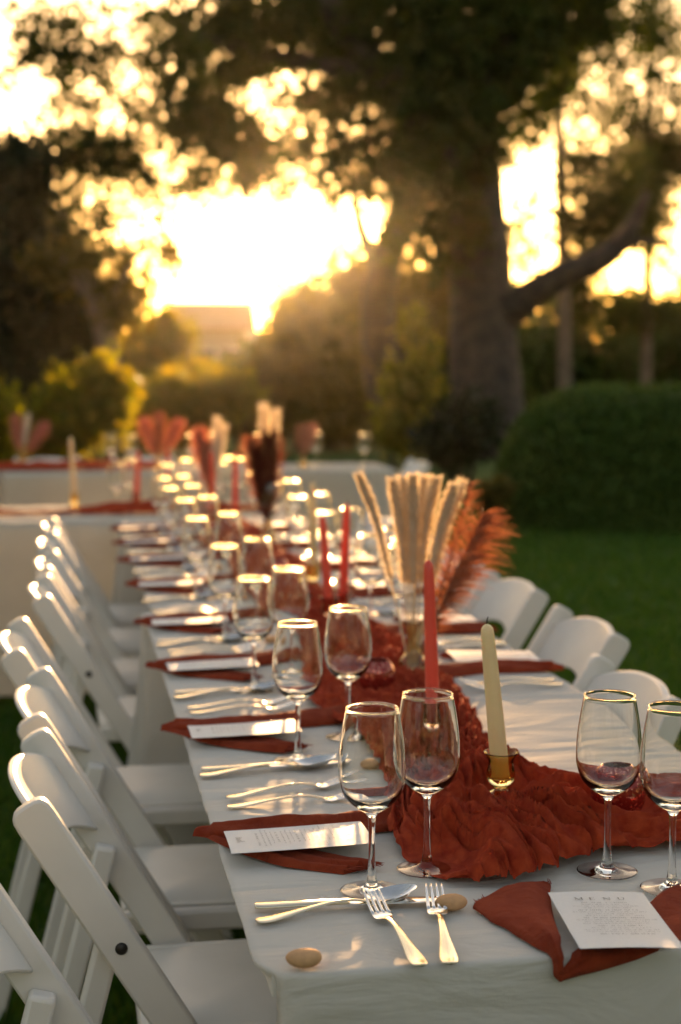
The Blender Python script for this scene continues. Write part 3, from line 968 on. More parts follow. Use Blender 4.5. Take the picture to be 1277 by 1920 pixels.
# ------------------------------------------------------------------ wine glasses
def make_glass(seg=64):
    t = thing('wine_glass', 'clear wine glass', 'wine glass', (0, 0, 0), 0, 'wine glasses on the tables')
    o1 = catmull([(.0046, .088), (.0085, .0935), (.020, .1005), (.0315, .112), (.0378, .129), (.0392, .144), (.0380, .167), (.0344, .193), (.0304, .2145)], 34)
    inn = catmull([(.0292, .2145), (.0332, .193), (.0368, .167), (.0379, .144), (.0364, .1295), (.0298, .1145), (.018, .1052), (.008, .1020), (0, .1012)], 32)
    rim = [(.0306, .2149), (.03085, .2154), (.0308, .2159), (.0304, .2163), (.0299, .2165), (.0294, .2163), (.0290, .2159), (.0290, .2154)]
    prof = [tuple(p) for p in o1] + rim + [tuple(p) for p in inn]
    prof[-1] = (0, prof[-1][1])
    MB().lathe(prof, seg).build('bowl', M['glass'], t)
    st = catmull([(.0068, .0105), (.0050, .020), (.0040, .040), (.0037, .062), (.0040, .080), (.0046, .088)], 22)
    MB().lathe([tuple(p) for p in st], 32).build('stem', M['glass'], t)
    up = catmull([(.0362, .0014), (.030, .0021), (.020, .0032), (.011, .0056), (.0068, .0105)], 16)
    MB().lathe([(0, .0004), (.006, .0004), (.014, .0004), (.024, .0004), (.032, .0004), (.0345, .0004), (.0355, .0005), (.0361, .0008), (.0363, .0011)] + [tuple(p) for p in up], seg).build('foot', M['glass'], t)
    return t
proto_glass = make_glass()
gl_used = []
def put_glass(x, y, label, group, z=TZ + .0028):
    o = proto_glass if not gl_used else dup(proto_glass)
    gl_used.append(1)
    o.location = (x, y, z); o.rotation_euler = (0, 0, rr.uniform(0, 6))
    o['label'] = label; o['group'] = group
    return o

# ------------------------------------------------------------------ cutlery (local +y runs from handle end to tip)
def strip(m, pts, th=.0028, nv=7):
    """Flattened bar: pts (y, half width, z); lens-shaped section."""
    p = catmull(pts, 26)
    sec = [(math.cos(2 * PI * k / 12), math.sin(2 * PI * k / 12)) for k in range(12)]
    vs, fs = [], []
    for (y, w, z) in p:
        for c, s in sec:
            cc = math.copysign(abs(c) ** .7, c)
            vs.append((cc * w, y, z + s * th / 2 * (1 - .35 * abs(c))))
    for i in range(len(p) - 1):
        for k in range(12):
            fs.append((i * 12 + k, i * 12 + (k + 1) % 12, (i + 1) * 12 + (k + 1) % 12, (i + 1) * 12 + k))
    fs += [tuple(range(12))[::-1], tuple((len(p) - 1) * 12 + k for k in range(12))]
    m.add(vs, fs)

HANDLE = [(0, .0050, .0035), (.003, .0085, .0034), (.016, .0100, .0034), (.035, .0085, .0050), (.065, .0055, .0085), (.10, .0036, .0115), (.125, .0032, .0105), (.142, .0036, .0070), (.150, .0046, .0045)]
def make_fork():
    t = thing('fork', 'polished fork', 'fork', (0, 0, 0), 0, 'forks')
    m = MB(); strip(m, HANDLE, .0034)
    m.build('handle', M['steel'], t)
    m = MB()
    strip(m, [(.148, .0050, .0048), (.152, .0095, .0036), (.157, .0118, .0030), (.164, .0124, .0032), (.170, .0120, .0042)], .0024)
    for k in range(4):
        x0 = (k - 1.5) * .0066
        cs = [(x0, .168, .0038), (x0 * .99, .185, .0072), (x0 * .97, .202, .0122), (x0 * .95, .218, .0180)]
        m.tube(catmull(cs, 9), [.0025, .0024, .0023, .0022, .0021, .0019, .0016, .0012, .0006], 8, .55)
    m.build('head', M['tine'], t)
    return t
def make_spoon():
    t = thing('spoon', 'polished spoon', 'spoon', (0, 0, 0), 0, 'spoons')
    m = MB(); strip(m, HANDLE, .0034)
    m.build('handle', M['steel'], t)
    m = MB()
    def bowl(u, v):
        a, r = v * 2 * PI, u
        y = .180 + .034 * r * math.sin(a); x = .0205 * r * math.cos(a) * (1 - .12 * math.sin(a))
        return (x, y, .0012 + .0085 * r * r + .006 * max(0, (y - .16) / .05) * r)
    m.grid(10, 33, bowl)
    def bowl2(u, v):
        x, y, z = bowl(u, v)
        return (x, y, z - .0014 * (1 - u ** 8))
    m.grid(10, 33, bowl2)
    m.build('bowl', M['tine'], t)
    return t
def make_knife():
    t = thing('knife', 'polished table knife', 'knife', (0, 0, 0), 0, 'knives')
    m = MB(); strip(m, [(0, .0055, .005), (.004, .0088, .005), (.02, .0092, .005), (.06, .0078, .005), (.10, .0062, .0052), (.108, .0068, .0052)], .0062)
    m.build('handle', M['steel'], t)
    m = MB(); strip(m, [(.106, .0062, .0050), (.115, .0085, .0042), (.150, .0100, .0036), (.190, .0105, .0034), (.215, .0085, .0032), (.228, .0040, .0030), (.232, .0008, .0030)], .0020)
    m.build('blade', M['tine'], t)
    return t
PF, PS, PK = make_fork(), make_spoon(), make_knife()
cut_used = {}
def put_cutlery(kind, tip, end, label, group, z=TZ + .003):
    proto = {'f': PF, 's': PS, 'k': PK}[kind]
    o = proto if kind not in cut_used else dup(proto)
    cut_used[kind] = 1
    d = Vector((tip[0] - end[0], tip[1] - end[1], 0))
    L = {'f': .218, 's': .214, 'k': .232}[kind]
    o.location = (end[0], end[1], z)
    o.rotation_euler = (0, 0, math.atan2(d.y, d.x) - PI / 2)
    s = min(max(d.length / L, .92), 1.1)
    o.scale = (s, s, s)
    o['label'] = label; o['group'] = group
    return o

# ------------------------------------------------------------------ menus
def stroke(m, p, q, w):
    p, q = Vector((p[0], p[1], 0)), Vector((q[0], q[1], 0))
    d = (q - p); n = Vector((-d.y, d.x, 0)).normalized() * w / 2
    m.add([p - n, q - n, q + n, p + n], [(0, 1, 2, 3)])

def printed(seed, script):
    """Flat print of a menu card: heading, course lines and small text rows."""
    m = MB()
    rg = random.Random(seed)
    # heading MENU in spaced serif capitals
    h, w = .0075, .0072
    x = -.0285; y = .058
    th, tn = .0012, .0005
    def serif(cx, cy): stroke(m, (cx - .0013, cy), (cx + .0013, cy), .0004)
    # M
    stroke(m, (x, y), (x, y + h), tn); stroke(m, (x, y + h), (x + w / 2, y), th); stroke(m, (x + w / 2, y), (x + w, y + h), tn); stroke(m, (x + w, y), (x + w, y + h), th)
    for q in (x, x + w): serif(q, y); serif(q, y + h)
    x += .0165
    stroke(m, (x, y), (x, y + h), th)
    for k, l in ((0, .005), (.5, .004), (1, .005)): stroke(m, (x, y + h * k), (x + l, y + h * k), .0005)
    x += .0155
    stroke(m, (x, y), (x, y + h), tn); stroke(m, (x, y + h), (x + w * .9, y), th); stroke(m, (x + w * .9, y), (x + w * .9, y + h), tn)
    serif(x, y + h); serif(x + w * .9, y + h)
    x += .0165
    pts = [(x, y + h), (x, y + .0025), (x + .0012, y + .0005), (x + .003, y), (x + .005, y + .0008), (x + .006, y + .0028), (x + .006, y + h)]
    for a, b in zip(pts, pts[1:]): stroke(m, a, b, th if a[0] < x + .001 else tn * 1.3)
    serif(x, y + h); serif(x + .006, y + h)
    # text rows: groups of tiny letter strokes
    yy = .047
    for row in range(17):
        big = row % 4 == 0
        hh = .0026 if big else .0016
        wid = rg.uniform(.022, .034) if big else rg.uniform(.024, .042)
        xx = -wid
        while xx < wid:
            L = rg.randint(3, 8)
            for k in range(L):
                if rg.random() < .75: stroke(m, (xx, yy), (xx, yy + hh), .0004 if not big else .0006)
                if rg.random() < .65: stroke(m, (xx, yy + hh * rg.choice((0, .5, 1))), (xx + hh * .55, yy + hh * rg.choice((0, .5, 1))), .0003)
                xx += hh * .85
            xx += hh * .9
        yy -= .0075 if row % 4 == 3 else .0058
        if yy < -.06: break
    if script:
        pts = [(-.012, -.078), (-.010, -.070), (-.008, -.078), (-.006, -.071), (-.004, -.078), (-.001, -.073), (.001, -.078), (.004, -.072), (.006, -.078), (.009, -.068), (.011, -.078), (.013, -.075)]
        c = catmull(pts, 60)
        for a, b in zip(c, c[1:]): stroke(m, a, b, .0007)
    return m.mesh('print', M['ink'], False)

def card_mesh():
    m = MB()
    def fn(u, v):
        return ((u - .5) * .108, (v - .5) * .178, .0015 * math.sin(u * PI) - .001 + .002 * (v - .5) ** 2)
    m.grid(9, 13, fn)
    k = len(m.v)
    top = list(m.v)
    m.grid(9, 13, lambda u, v: tuple(np.array(fn(u, v)) - np.array([0, 0, .0005])))
    m.f[len(m.f) // 2:] = [f[::-1] for f in m.f[len(m.f) // 2:]]
    return m.mesh('menu_card', M['paper'], True)
CARD = card_mesh()
PRINTS = [printed(1, False), printed(2, True)]
def put_menu(x, y, rz, label, z=TZ + .020, tilt=(0, 0), pr=1, group='printed menu cards'):
    o = link('menu_card', CARD)
    o.location = (x, y, z); o.rotation_euler = (tilt[0], tilt[1], rz)
    tag(o, label, 'menu', group)
    p = link('print', PRINTS[pr], o)
    p.location = (0, 0, .0016)
    return o

# ------------------------------------------------------------------ napkins
def arm(V, F, outer, inner, thick, lift, folds, seed, nu=44, nv=22, layers=2):
    """One folded arm of a linen napkin between two edge lines (local metres)."""
    O, I = catmull(outer, nu), catmull(inner, nu)
    for ly in range(layers):
        base = len(V)
        for i in range(nu):
            s = i / (nu - 1)
            for j in range(nv):
                v = j / (nv - 1)
                shr = .0035 * ly
                vv = v * (1 - .06 * ly) + .03 * ly
                p = O[i] * (1 - vv) + I[i] * vv
                env = max(0, 1 - abs(2 * v - 1) ** 5)
                fold = 1 - abs(math.sin((v * folds + .25 * noise.noise((s * 3, v * 2, seed))) * PI)) ** 2 if folds else 0
                und = noise.noise((s * 4, v * 3, seed + ly)) * .6 + noise.noise((s * 13, v * 7, seed + 3)) * .30
                h = thick * (env ** .5) * (.72 + .35 * und - .38 * fold) * (.55 + .45 * s if layers else 1) + lift(s, v)
                z = h * (1 - .45 * ly)
                w = noise.noise((s * 6, 2 if v < .5 else 9, seed)) * .004
                V.append((p[0] + w, p[1] + w * .5, max(z, .0008 + .0005 * ly)))
        for i in range(nu - 1):
            for j in range(nv - 1):
                F.append((base + i * nv + j, base + (i + 1) * nv + j, base + (i + 1) * nv + j + 1, base + i * nv + j + 1))
        # close the open end and edges downwards
        if ly == 0:
            ed = [(nu - 1) * nv + j for j in range(nv)]
            for side in ([i * nv for i in range(nu)], [i * nv + nv - 1 for i in range(nu)], ed):
                k = len(V)
                for e in side:
                    x, y, z = V[base + e]; V.append((x, y, max(.0005, min(z * .2, lift(e // nv / (nu - 1), (e % nv) / (nv - 1)) - .002))))
                for a in range(len(side) - 1):
                    F.append((base + side[a], base + side[a + 1], k + a + 1, k + a))

def fringe_mb(a, b, outd, n, z, seed):
    m = MB(); rg = random.Random(seed)
    a, b, outd = Vector((*a, z)), Vector((*b, z)), Vector((*outd, 0)).normalized()
    sd_ = (b - a).normalized()
    for i in range(n):
        p = a.lerp(b, (i + rg.random()) / n)
        L = rg.uniform(.005, .016)
        q = p + outd * L + sd_ * rg.uniform(-.004, .004) + Vector((0, 0, rg.uniform(-.002, .003)))
        m.tube([p - outd * .002, (p + q) / 2 + Vector((0, 0, .001)), q], [.0007, .0006, .0003], 3, cap=False)
    return m

def make_napkin(outA, inA, outB, inB, seed, thA=.027, thB=.017, foldsA=1, foldsB=3, endA=None):
    t = thing('napkin', 'rust linen napkin', 'napkin', (0, 0, 0), 0, 'rust linen napkins')
    V, F = [], []
    arm(V, F, outB, inB, thB, lambda s, v: 0, foldsB, seed + 5)
    arm(V, F, outA, inA, thA, lambda s, v: .007 * math.sin(min(1, s * 1.3) * PI) * v + .004 * (s > .1), foldsA, seed)
    me = bpy.data.meshes.new('cloth'); me.from_pydata(V, [], F); me.update(); me.shade_smooth(); me.set_sharp_from_angle(angle=R(70))
    me.materials.append(M['rust'])
    o = link('cloth', me, t)
    for (oo, ii, zz, sd_) in ((outA, inA, .006, 1), (outB, inB, .006, 2)):
        a, b = oo[-1], ii[-1]
        d = (oo[-1][0] + ii[-1][0] - oo[-2][0] - ii[-2][0], oo[-1][1] + ii[-1][1] - oo[-2][1] - ii[-2][1])
        fringe_mb(a, b, d, 64, zz, seed + sd_).build('fringe', M['rust'], t, False)
    return t

oA = [(-.088, -.118), (-.100, -.075), (-.100, -.015), (-.112, .055), (-.138, .13), (-.150, .19)]
iA = [(-.080, -.121), (-.052, -.085), (-.050, -.02), (-.046, .05), (-.055, .12), (-.080, .205)]
oB = [(-.095, -.122), (-.045, -.098), (.015, -.064), (.066, -.020), (.108, .045)]
iB = [(-.095, -.095), (-.06, -.07), (-.02, -.03), (.03, .04), (.085, .09)]
NAP = []
for sd_ in (1.0, 4.0, 9.0):
    rg = random.Random(int(sd_))
    j = lambda L: [(x + rg.uniform(-.006, .006), y + rg.uniform(-.006, .006)) for x, y in L]
    NAP.append((j(oA), j(iA), j(oB), j(iB), sd_))
nap_protos = [make_napkin(*a) for a in NAP]
nap_used = set()
def put_napkin(k, x, y, rz, label, group, mirror=False, sag=None):
    o = nap_protos[k] if k not in nap_used else dup(nap_protos[k])
    nap_used.add(k)
    o.location = (x, y, TZ + .0022); o.rotation_euler = (0, 0, rz)
    o['label'] = label; o['group'] = group
    return o

PEB = []
for s_ in range(3):
    m = MB()
    def pf(u, v, s_=s_):
        th, ph = u * 2 * PI, (v - .5) * PI
        cp = math.cos(ph) ** .75
        p = Vector((.0185 * cp * math.cos(th), .0125 * cp * math.sin(th), .0085 * math.copysign(abs(math.sin(ph)) ** .9, ph)))
        return p * (1 + .12 * noise.noise(p * 60 + Vector((s_ * 7, 0, 0))))
    m.grid(25, 13, pf)
    PEB.append(m.mesh('pebble', M['pebble']))
pc = [0]
def put_pebble(x, y, rz, label, z=TZ + .010, s=1.0):
    o = link('pebble', PEB[pc[0] % 3]); pc[0] += 1
    o.location = (x, y, z); o.rotation_euler = (0, 0, rz); o.scale = (s, s, s)
    return tag(o, label, 'pebble', 'tan pebbles at the places')

# ------------------------------------------------------------------ place settings
def setting(side, i, c, glasses=True):
    """side 'L' faces +x, 'R' faces -x; c = centre of the menu along y."""
    sg = 1 if side == 'L' else -1
    where = '%s place from the camera on the %s side' % (ORD[i], 'left' if side == 'L' else 'right')
    mx = -.290 * sg
    W = lambda lx, ly: (mx + sg * ly, c - sg * lx)      # local (right of diner, away from diner) to table
    rz = -PI / 2 * sg + R(rr.uniform(-5, 2))
    jx = lambda a=.008: rr.uniform(-a, a)
    put_napkin((i + (side == 'R')) % 3, mx, c, -PI / 2 * sg + R(rr.uniform(-3, 3)), 'rust linen napkin around the menu, ' + where, 'rust linen napkins')
    put_menu(mx + .002, c, rz, 'printed menu card on a rust napkin, ' + where, tilt=(R(1.5), R(-2)))
    if not (side == 'L' and i == 0):
        put_cutlery('k', W(.190 + jx(), .135), W(.205 + jx(), -.085), 'table knife beside the spoon, ' + where, 'knives')
        put_cutlery('s', W(.200 + jx(), .120), W(.245 + jx(), -.090), 'polished spoon in front of the knife, ' + where, 'spoons')
        put_cutlery('f', W(-.215 + jx(.004), .125), W(-.195 + jx(.004), -.07), 'inner fork next to the napkin, ' + where, 'forks')
        put_cutlery('f', W(-.262 + jx(.004), .118), W(-.235 + jx(.004), -.072), 'outer fork away from the napkin, ' + where, 'forks')
        put_pebble(*W(.235 + jx(), .165), R(rr.uniform(-30, 30)), 'tan pebble beyond the knife tip, ' + where)
    if glasses:
        put_glass(*W(.185 + jx(.015), .065 + jx()), 'wine glass nearer the edge, ' + where, 'wine glasses on the tables')
        put_glass(*W(.075 + jx(.02), .150 + jx()), 'wine glass nearer the middle, ' + where, 'wine glasses on the tables')

LC = [.393, 1.005, 1.585, 2.15, 2.82, 3.42, 3.93, 4.42]
for i, c in enumerate(LC):
    setting('L', i, c, glasses=i > 1)
RC = [1.575, 2.06, 2.68, 3.25, 3.85, 4.42]
for i, c in enumerate(RC):
    setting('R', i, c, glasses=i > 0)
put_glass(.165, 1.88, 'wine glass behind the pampas vase, first place on the right side', 'wine glasses on the tables')
put_glass(.20, 2.02, 'wine glass right behind the cream plumes, first place on the right side', 'wine glasses on the tables')
# first place on the left, set by eye
put_glass(-.227, .222, 'front wine glass beside the nearest menu, in front of the taller-looking glass', 'wine glasses on the tables')
put_glass(-.146, .290, 'wine glass touching the rust runner, right behind the front glass', 'wine glasses on the tables')
put_glass(-.222, .845, 'wine glass nearer the edge, second place from the camera on the left side', 'wine glasses on the tables')
put_glass(-.118, .985, 'wine glass nearer the middle, second place from the camera on the left side', 'wine glasses on the tables')
put_cutlery('k', (-.140, .173), (-.368, .181), 'table knife behind the spoon at the near left corner', 'knives')
put_cutlery('s', (-.186, .190), (-.371, .137), 'polished spoon under the fork tines at the near left corner', 'spoons')
put_cutlery('f', (-.178, .690), (-.353, .640), 'outer fork away from the napkin, first place from the camera on the left side', 'forks')
put_cutlery('f', (-.176, .612), (-.357, .592), 'inner fork next to the napkin, first place from the camera on the left side', 'forks')
put_pebble(-.150, .150, R(8), 'tan pebble under the knife tip and the right fork')
put_pebble(-.338, -.0 + .012, R(4), 'round tan pebble alone near the front corner of the cloth')
# the place at the near end
put_cutlery('f', (-.236, .168), (-.224, -.022), 'left fork of two at the near end of the table', 'forks', TZ + .0045)
put_cutlery('f', (-.163, .182), (-.194, -.022), 'right fork of two at the near end of the table', 'forks', TZ + .0045)
put_glass(.066, .245, 'wine glass in front of the red votive at the near end', 'wine glasses on the tables')
put_glass(.118, .170, 'wine glass cut by the right edge of the view at the near end', 'wine glasses on the tables')

def head_napkin():
    cx, cy_ = -.005, .052
    oA_ = [(-.073, -.082), (-.082, -.055), (-.098, 0), (-.112, .05), (-.122, .092)]
    iA_ = [(-.070, -.083), (-.068, -.06), (-.058, -.02), (-.040, .06), (-.014, .146)]
    oB_ = [(-.074, -.083), (-.03, -.074), (.02, -.062), (.07, -.040), (.125, .015), (.17, .06)]
    iB_ = [(-.074, -.075), (-.04, -.04), (.0, 0), (.06, .055), (.09, .09), (.115, .115)]
    t = make_napkin(oA_, iA_, oB_, iB_, 14.0, .018, .013, 1, 2)
    for ch in t.children:                      # the point hangs over the edge of the table
        for v in ch.data.vertices:
            wy = v.co.y + cy_
            if wy < -.004:
                e = -.004 - wy
                v.co.y = -.010 - cy_ - .25 * e - v.co.z * .8
                v.co.z = v.co.z * .3 - e * .9
    t.location = (cx, cy_, TZ + .0022)
    t['label'] = 'rust linen napkin with a frayed end hanging over the near edge of the table'
    t['group'] = 'rust linen napkins'
    put_menu(cx + .008, cy_ - .003, R(-7), 'white card headed MENU at the near end of the table', TZ + .017, (R(-.6), R(1)), 0)
head_napkin()
place = [o for o in bpy.data.objects if o.name.startswith('folding_chair') and 'pebble on its seat' in o.get('label', '')][0]
put_pebble(-.435, .545, R(30), 'tan pebble lying on a white chair seat', .474, .9)

# ------------------------------------------------------------------ candles
def candle(name, label, base, top, mat_, holder=None, hz=.05, r=.0115):
    """Taper candle from base to top, in a small flared glass holder of its own."""
    b, tp = Vector(base), Vector(top)
    t = thing(name, label, 'candle', tuple(b), 0, 'taper candles')
    L = tp - b
    pts = [L * k for k in (0, .02, .25, .5, .75, .93, .97, .99, 1)]
    rad = [r * .98, r, r * .97, r * .9, r * .82, r * .74, r * .66, r * .42, r * .12]
    MB().tube(pts, rad, 20).build('wax', mat_, t)
    MB().tube([L * .995, L * 1.0 + Vector((.0006, 0, .006)), L * 1.0 + Vector((.0022, 0, .010))], [.0009, .0008, .0006], 6).build('wick', M['wick'], t)
    return t

HOLD = {}
def holder(x, y, label, mat_, h=.062):
    key = mat_.name
    if key not in HOLD:
        t = thing('candle_holder', label, 'candle holder', (x, y, TZ + .003), 0, 'glass candle holders')
        o_ = catmull([(.0005, 0), (.0225, .0006), (.0222, .0030), (.0150, .0072), (.0085, .0115), (.0110, .0160), (.0175, .0235), (.0195, .0320), (.0178, .0420), (.0172, .0500), (.0205, .0575), (.0238, .0620)], 40)
        i_ = catmull([(.0225, .0622), (.0190, .0575), (.0150, .0500), (.0148, .0430), (.0146, .0340), (.0135, .0270), (0, .0265)], 22)
        pr = [tuple(p) for p in o_] + [(.0234, .0628)] + [tuple(p) for p in i_]
        pr[0] = (0, 0); pr[-1] = (0, .0265)
        MB().lathe(pr, 48).build('cup', mat_, t)
        HOLD[key] = t
        return t
    t = dup(HOLD[key], label)
    t.location = (x, y, TZ + .003)
    return t
def set_candle(x, y, ztop, lean, mat_, hmat, label, hlabel, z0=0, r=.0115):
    h = holder(x, y, hlabel, hmat)
    h.location.z += z0
    b = (x, y, TZ + .003 + z0 + .0275)
    return candle('taper_candle', label, b, (x + lean[0], y + lean[1], ztop), mat_, r=r)

set_candle(.008, .510, TZ + .262, (-.019, .01), M['cream'], M['amber'], 'cream taper candle leaning left in an amber glass holder on the nearest table', 'amber glass candle holder on the gathered runner under the cream taper', .022, .0125)
set_candle(.006, .90, TZ + .302, (-.006, .015), M['coral'], M['smoke'], 'tall coral taper candle behind the front wine glasses', 'smoky glass candle holder under the tall coral taper', .012)
set_candle(.037, 2.10, TZ + .265, (-.015, .01), M['coral'], M['smoke'], 'left coral taper of the leaning pair near the end of the nearest table', 'smoky glass holder of the left coral taper in the leaning pair', .008)
set_candle(.080, 2.16, TZ + .288, (.012, .01), M['coral'], M['smoke'], 'right coral taper of the leaning pair near the end of the nearest table', 'smoky glass holder of the right coral taper in the leaning pair', .008)
set_candle(.10, 2.75, TZ + .30, (.0, .0), M['cream'], M['amber'], 'cream taper candle behind the pair of coral tapers', 'amber glass holder behind the pair of coral tapers', .008)
set_candle(-.03, 4.35, TZ + .31, (-.006, 0), M['coral'], M['smoke'], 'left coral taper of two at the far end of the middle table', 'smoky glass holder of the left far coral taper', .008)
set_candle(.06, 4.42, TZ + .30, (.004, 0), M['coral'], M['smoke'], 'right coral taper of two at the far end of the middle table', 'smoky glass holder of the right far coral taper', .008)
set_candle(-.540, 5.45, TZ + .32, (-.012, 0), M['cream'], M['amber'], 'cream taper candle on the crosswise table at the left', 'amber glass holder on the crosswise table at the left', .01)
set_candle(-.27, 5.45, TZ + .26, (.014, 0), M['coral'], M['smoke'], 'coral taper candle on the crosswise table beside a wine glass', 'smoky glass holder on the crosswise table', .01)
set_candle(-.13, 5.42, TZ + .26, (0, 0), M['coral'], M['smoke'], 'coral taper candle on the crosswise table at the table corner', 'smoky glass holder at the corner of the crosswise table', .01)

# votives
def votive(x, y, z, s, label):
    t = thing('votive', label, 'votive holder', (x, y, z), 0, 'red mercury glass votives')
    o_ = catmull([(.001, 0), (.017, .0004), (.027, .009), (.0325, .024), (.0315, .040), (.0255, .052), (.0215, .056)], 30)
    i_ = catmull([(.0200, .056), (.0240, .050), (.0295, .039), (.0305, .024), (.024, .010), (0, .005)], 22)
    pr = [tuple(p) for p in o_] + [(.0208, .0567)] + [tuple(p) for p in i_]
    pr[0] = (0, 0); pr[-1] = (0, .005)
    MB().lathe(pr, 48).build('cup', M['mercury'], t)
    MB().lathe([(0, .006), (.018, .006), (.0195, .008), (.0195, .018), (.018, .0195), (0, .019)], 24).build('tealight', M['cream'], t)
    t.scale = (s, s, s)
    return t
votive(.145, .425, TZ + .016, 1.1, 'speckled red mercury glass votive on the runner behind the near end glasses')
votive(-.010, 1.285, TZ + .014, 1.05, 'dark red glass votive on the runner left of the pampas vase')
votive(.02, 2.9, TZ + .014, 1.0, 'red glass votive on the middle table runner')
votive(-.02, 3.6, TZ + .014, 1.0, 'red glass votive farther along the middle table runner')

# ------------------------------------------------------------------ vases and dried grasses
VASE = []
def vase(x, y, label, s=1.0, z=TZ + .010):
    if not VASE:
        t = thing('bud_vase', label, 'vase', (x, y, z), 0, 'champagne glass bud vases')
        o_ = catmull([(.001, 0), (.029, .0005), (.031, .006), (.030, .018), (.025, .030), (.016, .042), (.0125, .055), (.0125, .075), (.016, .092), (.022, .104)], 40)
        i_ = catmull([(.0205, .1042), (.0145, .092), (.0110, .075), (.0110, .055), (.0143, .043), (.023, .031), (.0280, .018), (.027, .007), (0, .005)], 34)
        pr = [tuple(p) for p in o_] + [(.0213, .1050)] + [tuple(p) for p in i_]
        pr[0] = (0, 0); pr[-1] = (0, .005)
        MB().lathe(pr, 48).build('body', M['gold_glass'], t)
        MB().lathe([(.0302, .0125), (.0308, .0135), (.0308, .0165), (.0302, .0175)], 48).build('band', M['twine'], t)
        VASE.append(t)
        t.scale = (s, s, s)
        return t
    t = dup(VASE[0], label); t.location = (x, y, z); t.scale = (s, s, s)
    return t

def hairs(P, D, L, w, seed, seg=2, curl=0.0, curl_dir=(0, 0, -1)):
    """Thin tapering hairs: roots P, directions D (unit), lengths L."""
    rg = np.random.default_rng(seed)
    n = len(P)
    side = np.cross(D, rg.normal(size=(n, 3))); side /= np.linalg.norm(side, axis=1)[:, None] + 1e-9
    rows = []
    for k in range(seg + 1):
        t = k / seg
        c = P + D * (L * t)[:, None] + np.array(curl_dir) * (curl * L * t * t)[:, None]
        ww = w * (1 - .8 * t)
        rows.append((c - side * ww, c + side * ww))
    V = np.empty((n, 2 * (seg + 1), 3))
    for k, (a, b) in enumerate(rows):
        V[:, 2 * k] = a; V[:, 2 * k + 1] = b
    b0 = np.arange(n) * 2 * (seg + 1)
    Q = np.concatenate([np.stack([b0 + 2 * k, b0 + 2 * k + 1, b0 + 2 * k + 3, b0 + 2 * k + 2], 1) for k in range(seg)])
    return V.reshape(-1, 3), Q

def plume_cream(base, mid, top, label, r=.013, n=2600, f0=.34, mat_='pampas', seed=1, group='cream pampas plumes'):
    t = thing('pampas_plume', label, 'dried grass', tuple(base), 0, group)
    b = Vector(base)
    c = catmull([(0, 0, 0), tuple(Vector(mid) - b), tuple(Vector(top) - b)], 40)
    MB().tube(c[:30], .0022, 6).build('stem', M[mat_], t)
    k0 = int(f0 * 40)
    cc = c[k0:]
    m = MB()
    rad = [r * .55 * (.35 + .65 * math.sin(min(1, (i + 1) / len(cc) * 1.6) * PI / 2)) * (1 if i < len(cc) - 7 else ((len(cc) - i) / 8) ** .7) for i in range(len(cc))]
    m.tube(cc, rad, 10)
    core = m
    rg = np.random.default_rng(seed)
    idx = rg.integers(0, len(cc) - 1, n)
    P = cc[idx] + (cc[np.minimum(idx + 1, len(cc) - 1)] - cc[idx]) * rg.random((n, 1))
    ax = (cc[-1] - cc[0]); ax /= np.linalg.norm(ax)
    rd = rg.normal(size=(n, 3)); rd -= (rd @ ax)[:, None] * ax; rd /= np.linalg.norm(rd, axis=1)[:, None]
    rr_ = np.array(rad)[idx]
    D = rd * .8 + ax * .75; D /= np.linalg.norm(D, axis=1)[:, None]
    V, Q = hairs(P + rd * (rr_ * .5)[:, None], D, r * (.7 + .7 * rg.random(n)), .0007, seed)
    k = len(core.v)
    allv = np.vstack([np.array([tuple(v) for v in core.v]), V])
    q4 = [f for f in core.f if len(f) == 4]
    me = np_mesh('plume', allv, np.vstack([np.array(q4), Q + k]), M[mat_])
    link('plume', me, t)
    return t

def plume_feather(base, mid, top, label, n=2600, L=.09, mat_='rust_plume', seed=1, side=(1, 0, 0), f0=.3, both=True, w=.0008, group='rust feather grasses', curl=.35, up=.9):
    """Feathery grass: long hairs sweeping up and out from a bent stem."""
    t = thing('feather_grass', label, 'dried grass', tuple(base), 0, group)
    b = Vector(base)
    c = catmull([(0, 0, 0), tuple(Vector(mid) - b), tuple(Vector(top) - b)], 50)
    MB().tube(c, [.0026 * (1 - .7 * i / 49) for i in range(50)], 6).build('stem', M[mat_], t)
    rg = np.random.default_rng(seed)
    u = f0 + (1 - f0) * rg.random(n)
    x = u * 48.99; i = x.astype(int)
    P = c[i] + (c[i + 1] - c[i]) * (x - i)[:, None]
    T = c[i + 1] - c[i]; T /= np.linalg.norm(T, axis=1)[:, None]
    sdv = np.array(side, float); sdv /= np.linalg.norm(sdv)
    sg = np.where(rg.random(n) < (.5 if both else .82), 1., -1.)[:, None]
    lat = sdv * sg + rg.normal(size=(n, 3)) * .35
    D = T * up + lat * .8; D /= np.linalg.norm(D, axis=1)[:, None]
    Ls = L * (.45 + .75 * rg.random(n)) * np.sin(np.clip((u - f0) / (1 - f0) * 2.4 + .35, 0, PI * .9)) ** .7
    V, Q = hairs(P, D, Ls, w, seed, 4, curl, (sdv[0] * .3, sdv[1] * .3, -1))
    link('plume', np_mesh('plume', V, Q, M[mat_]), t)
    return t

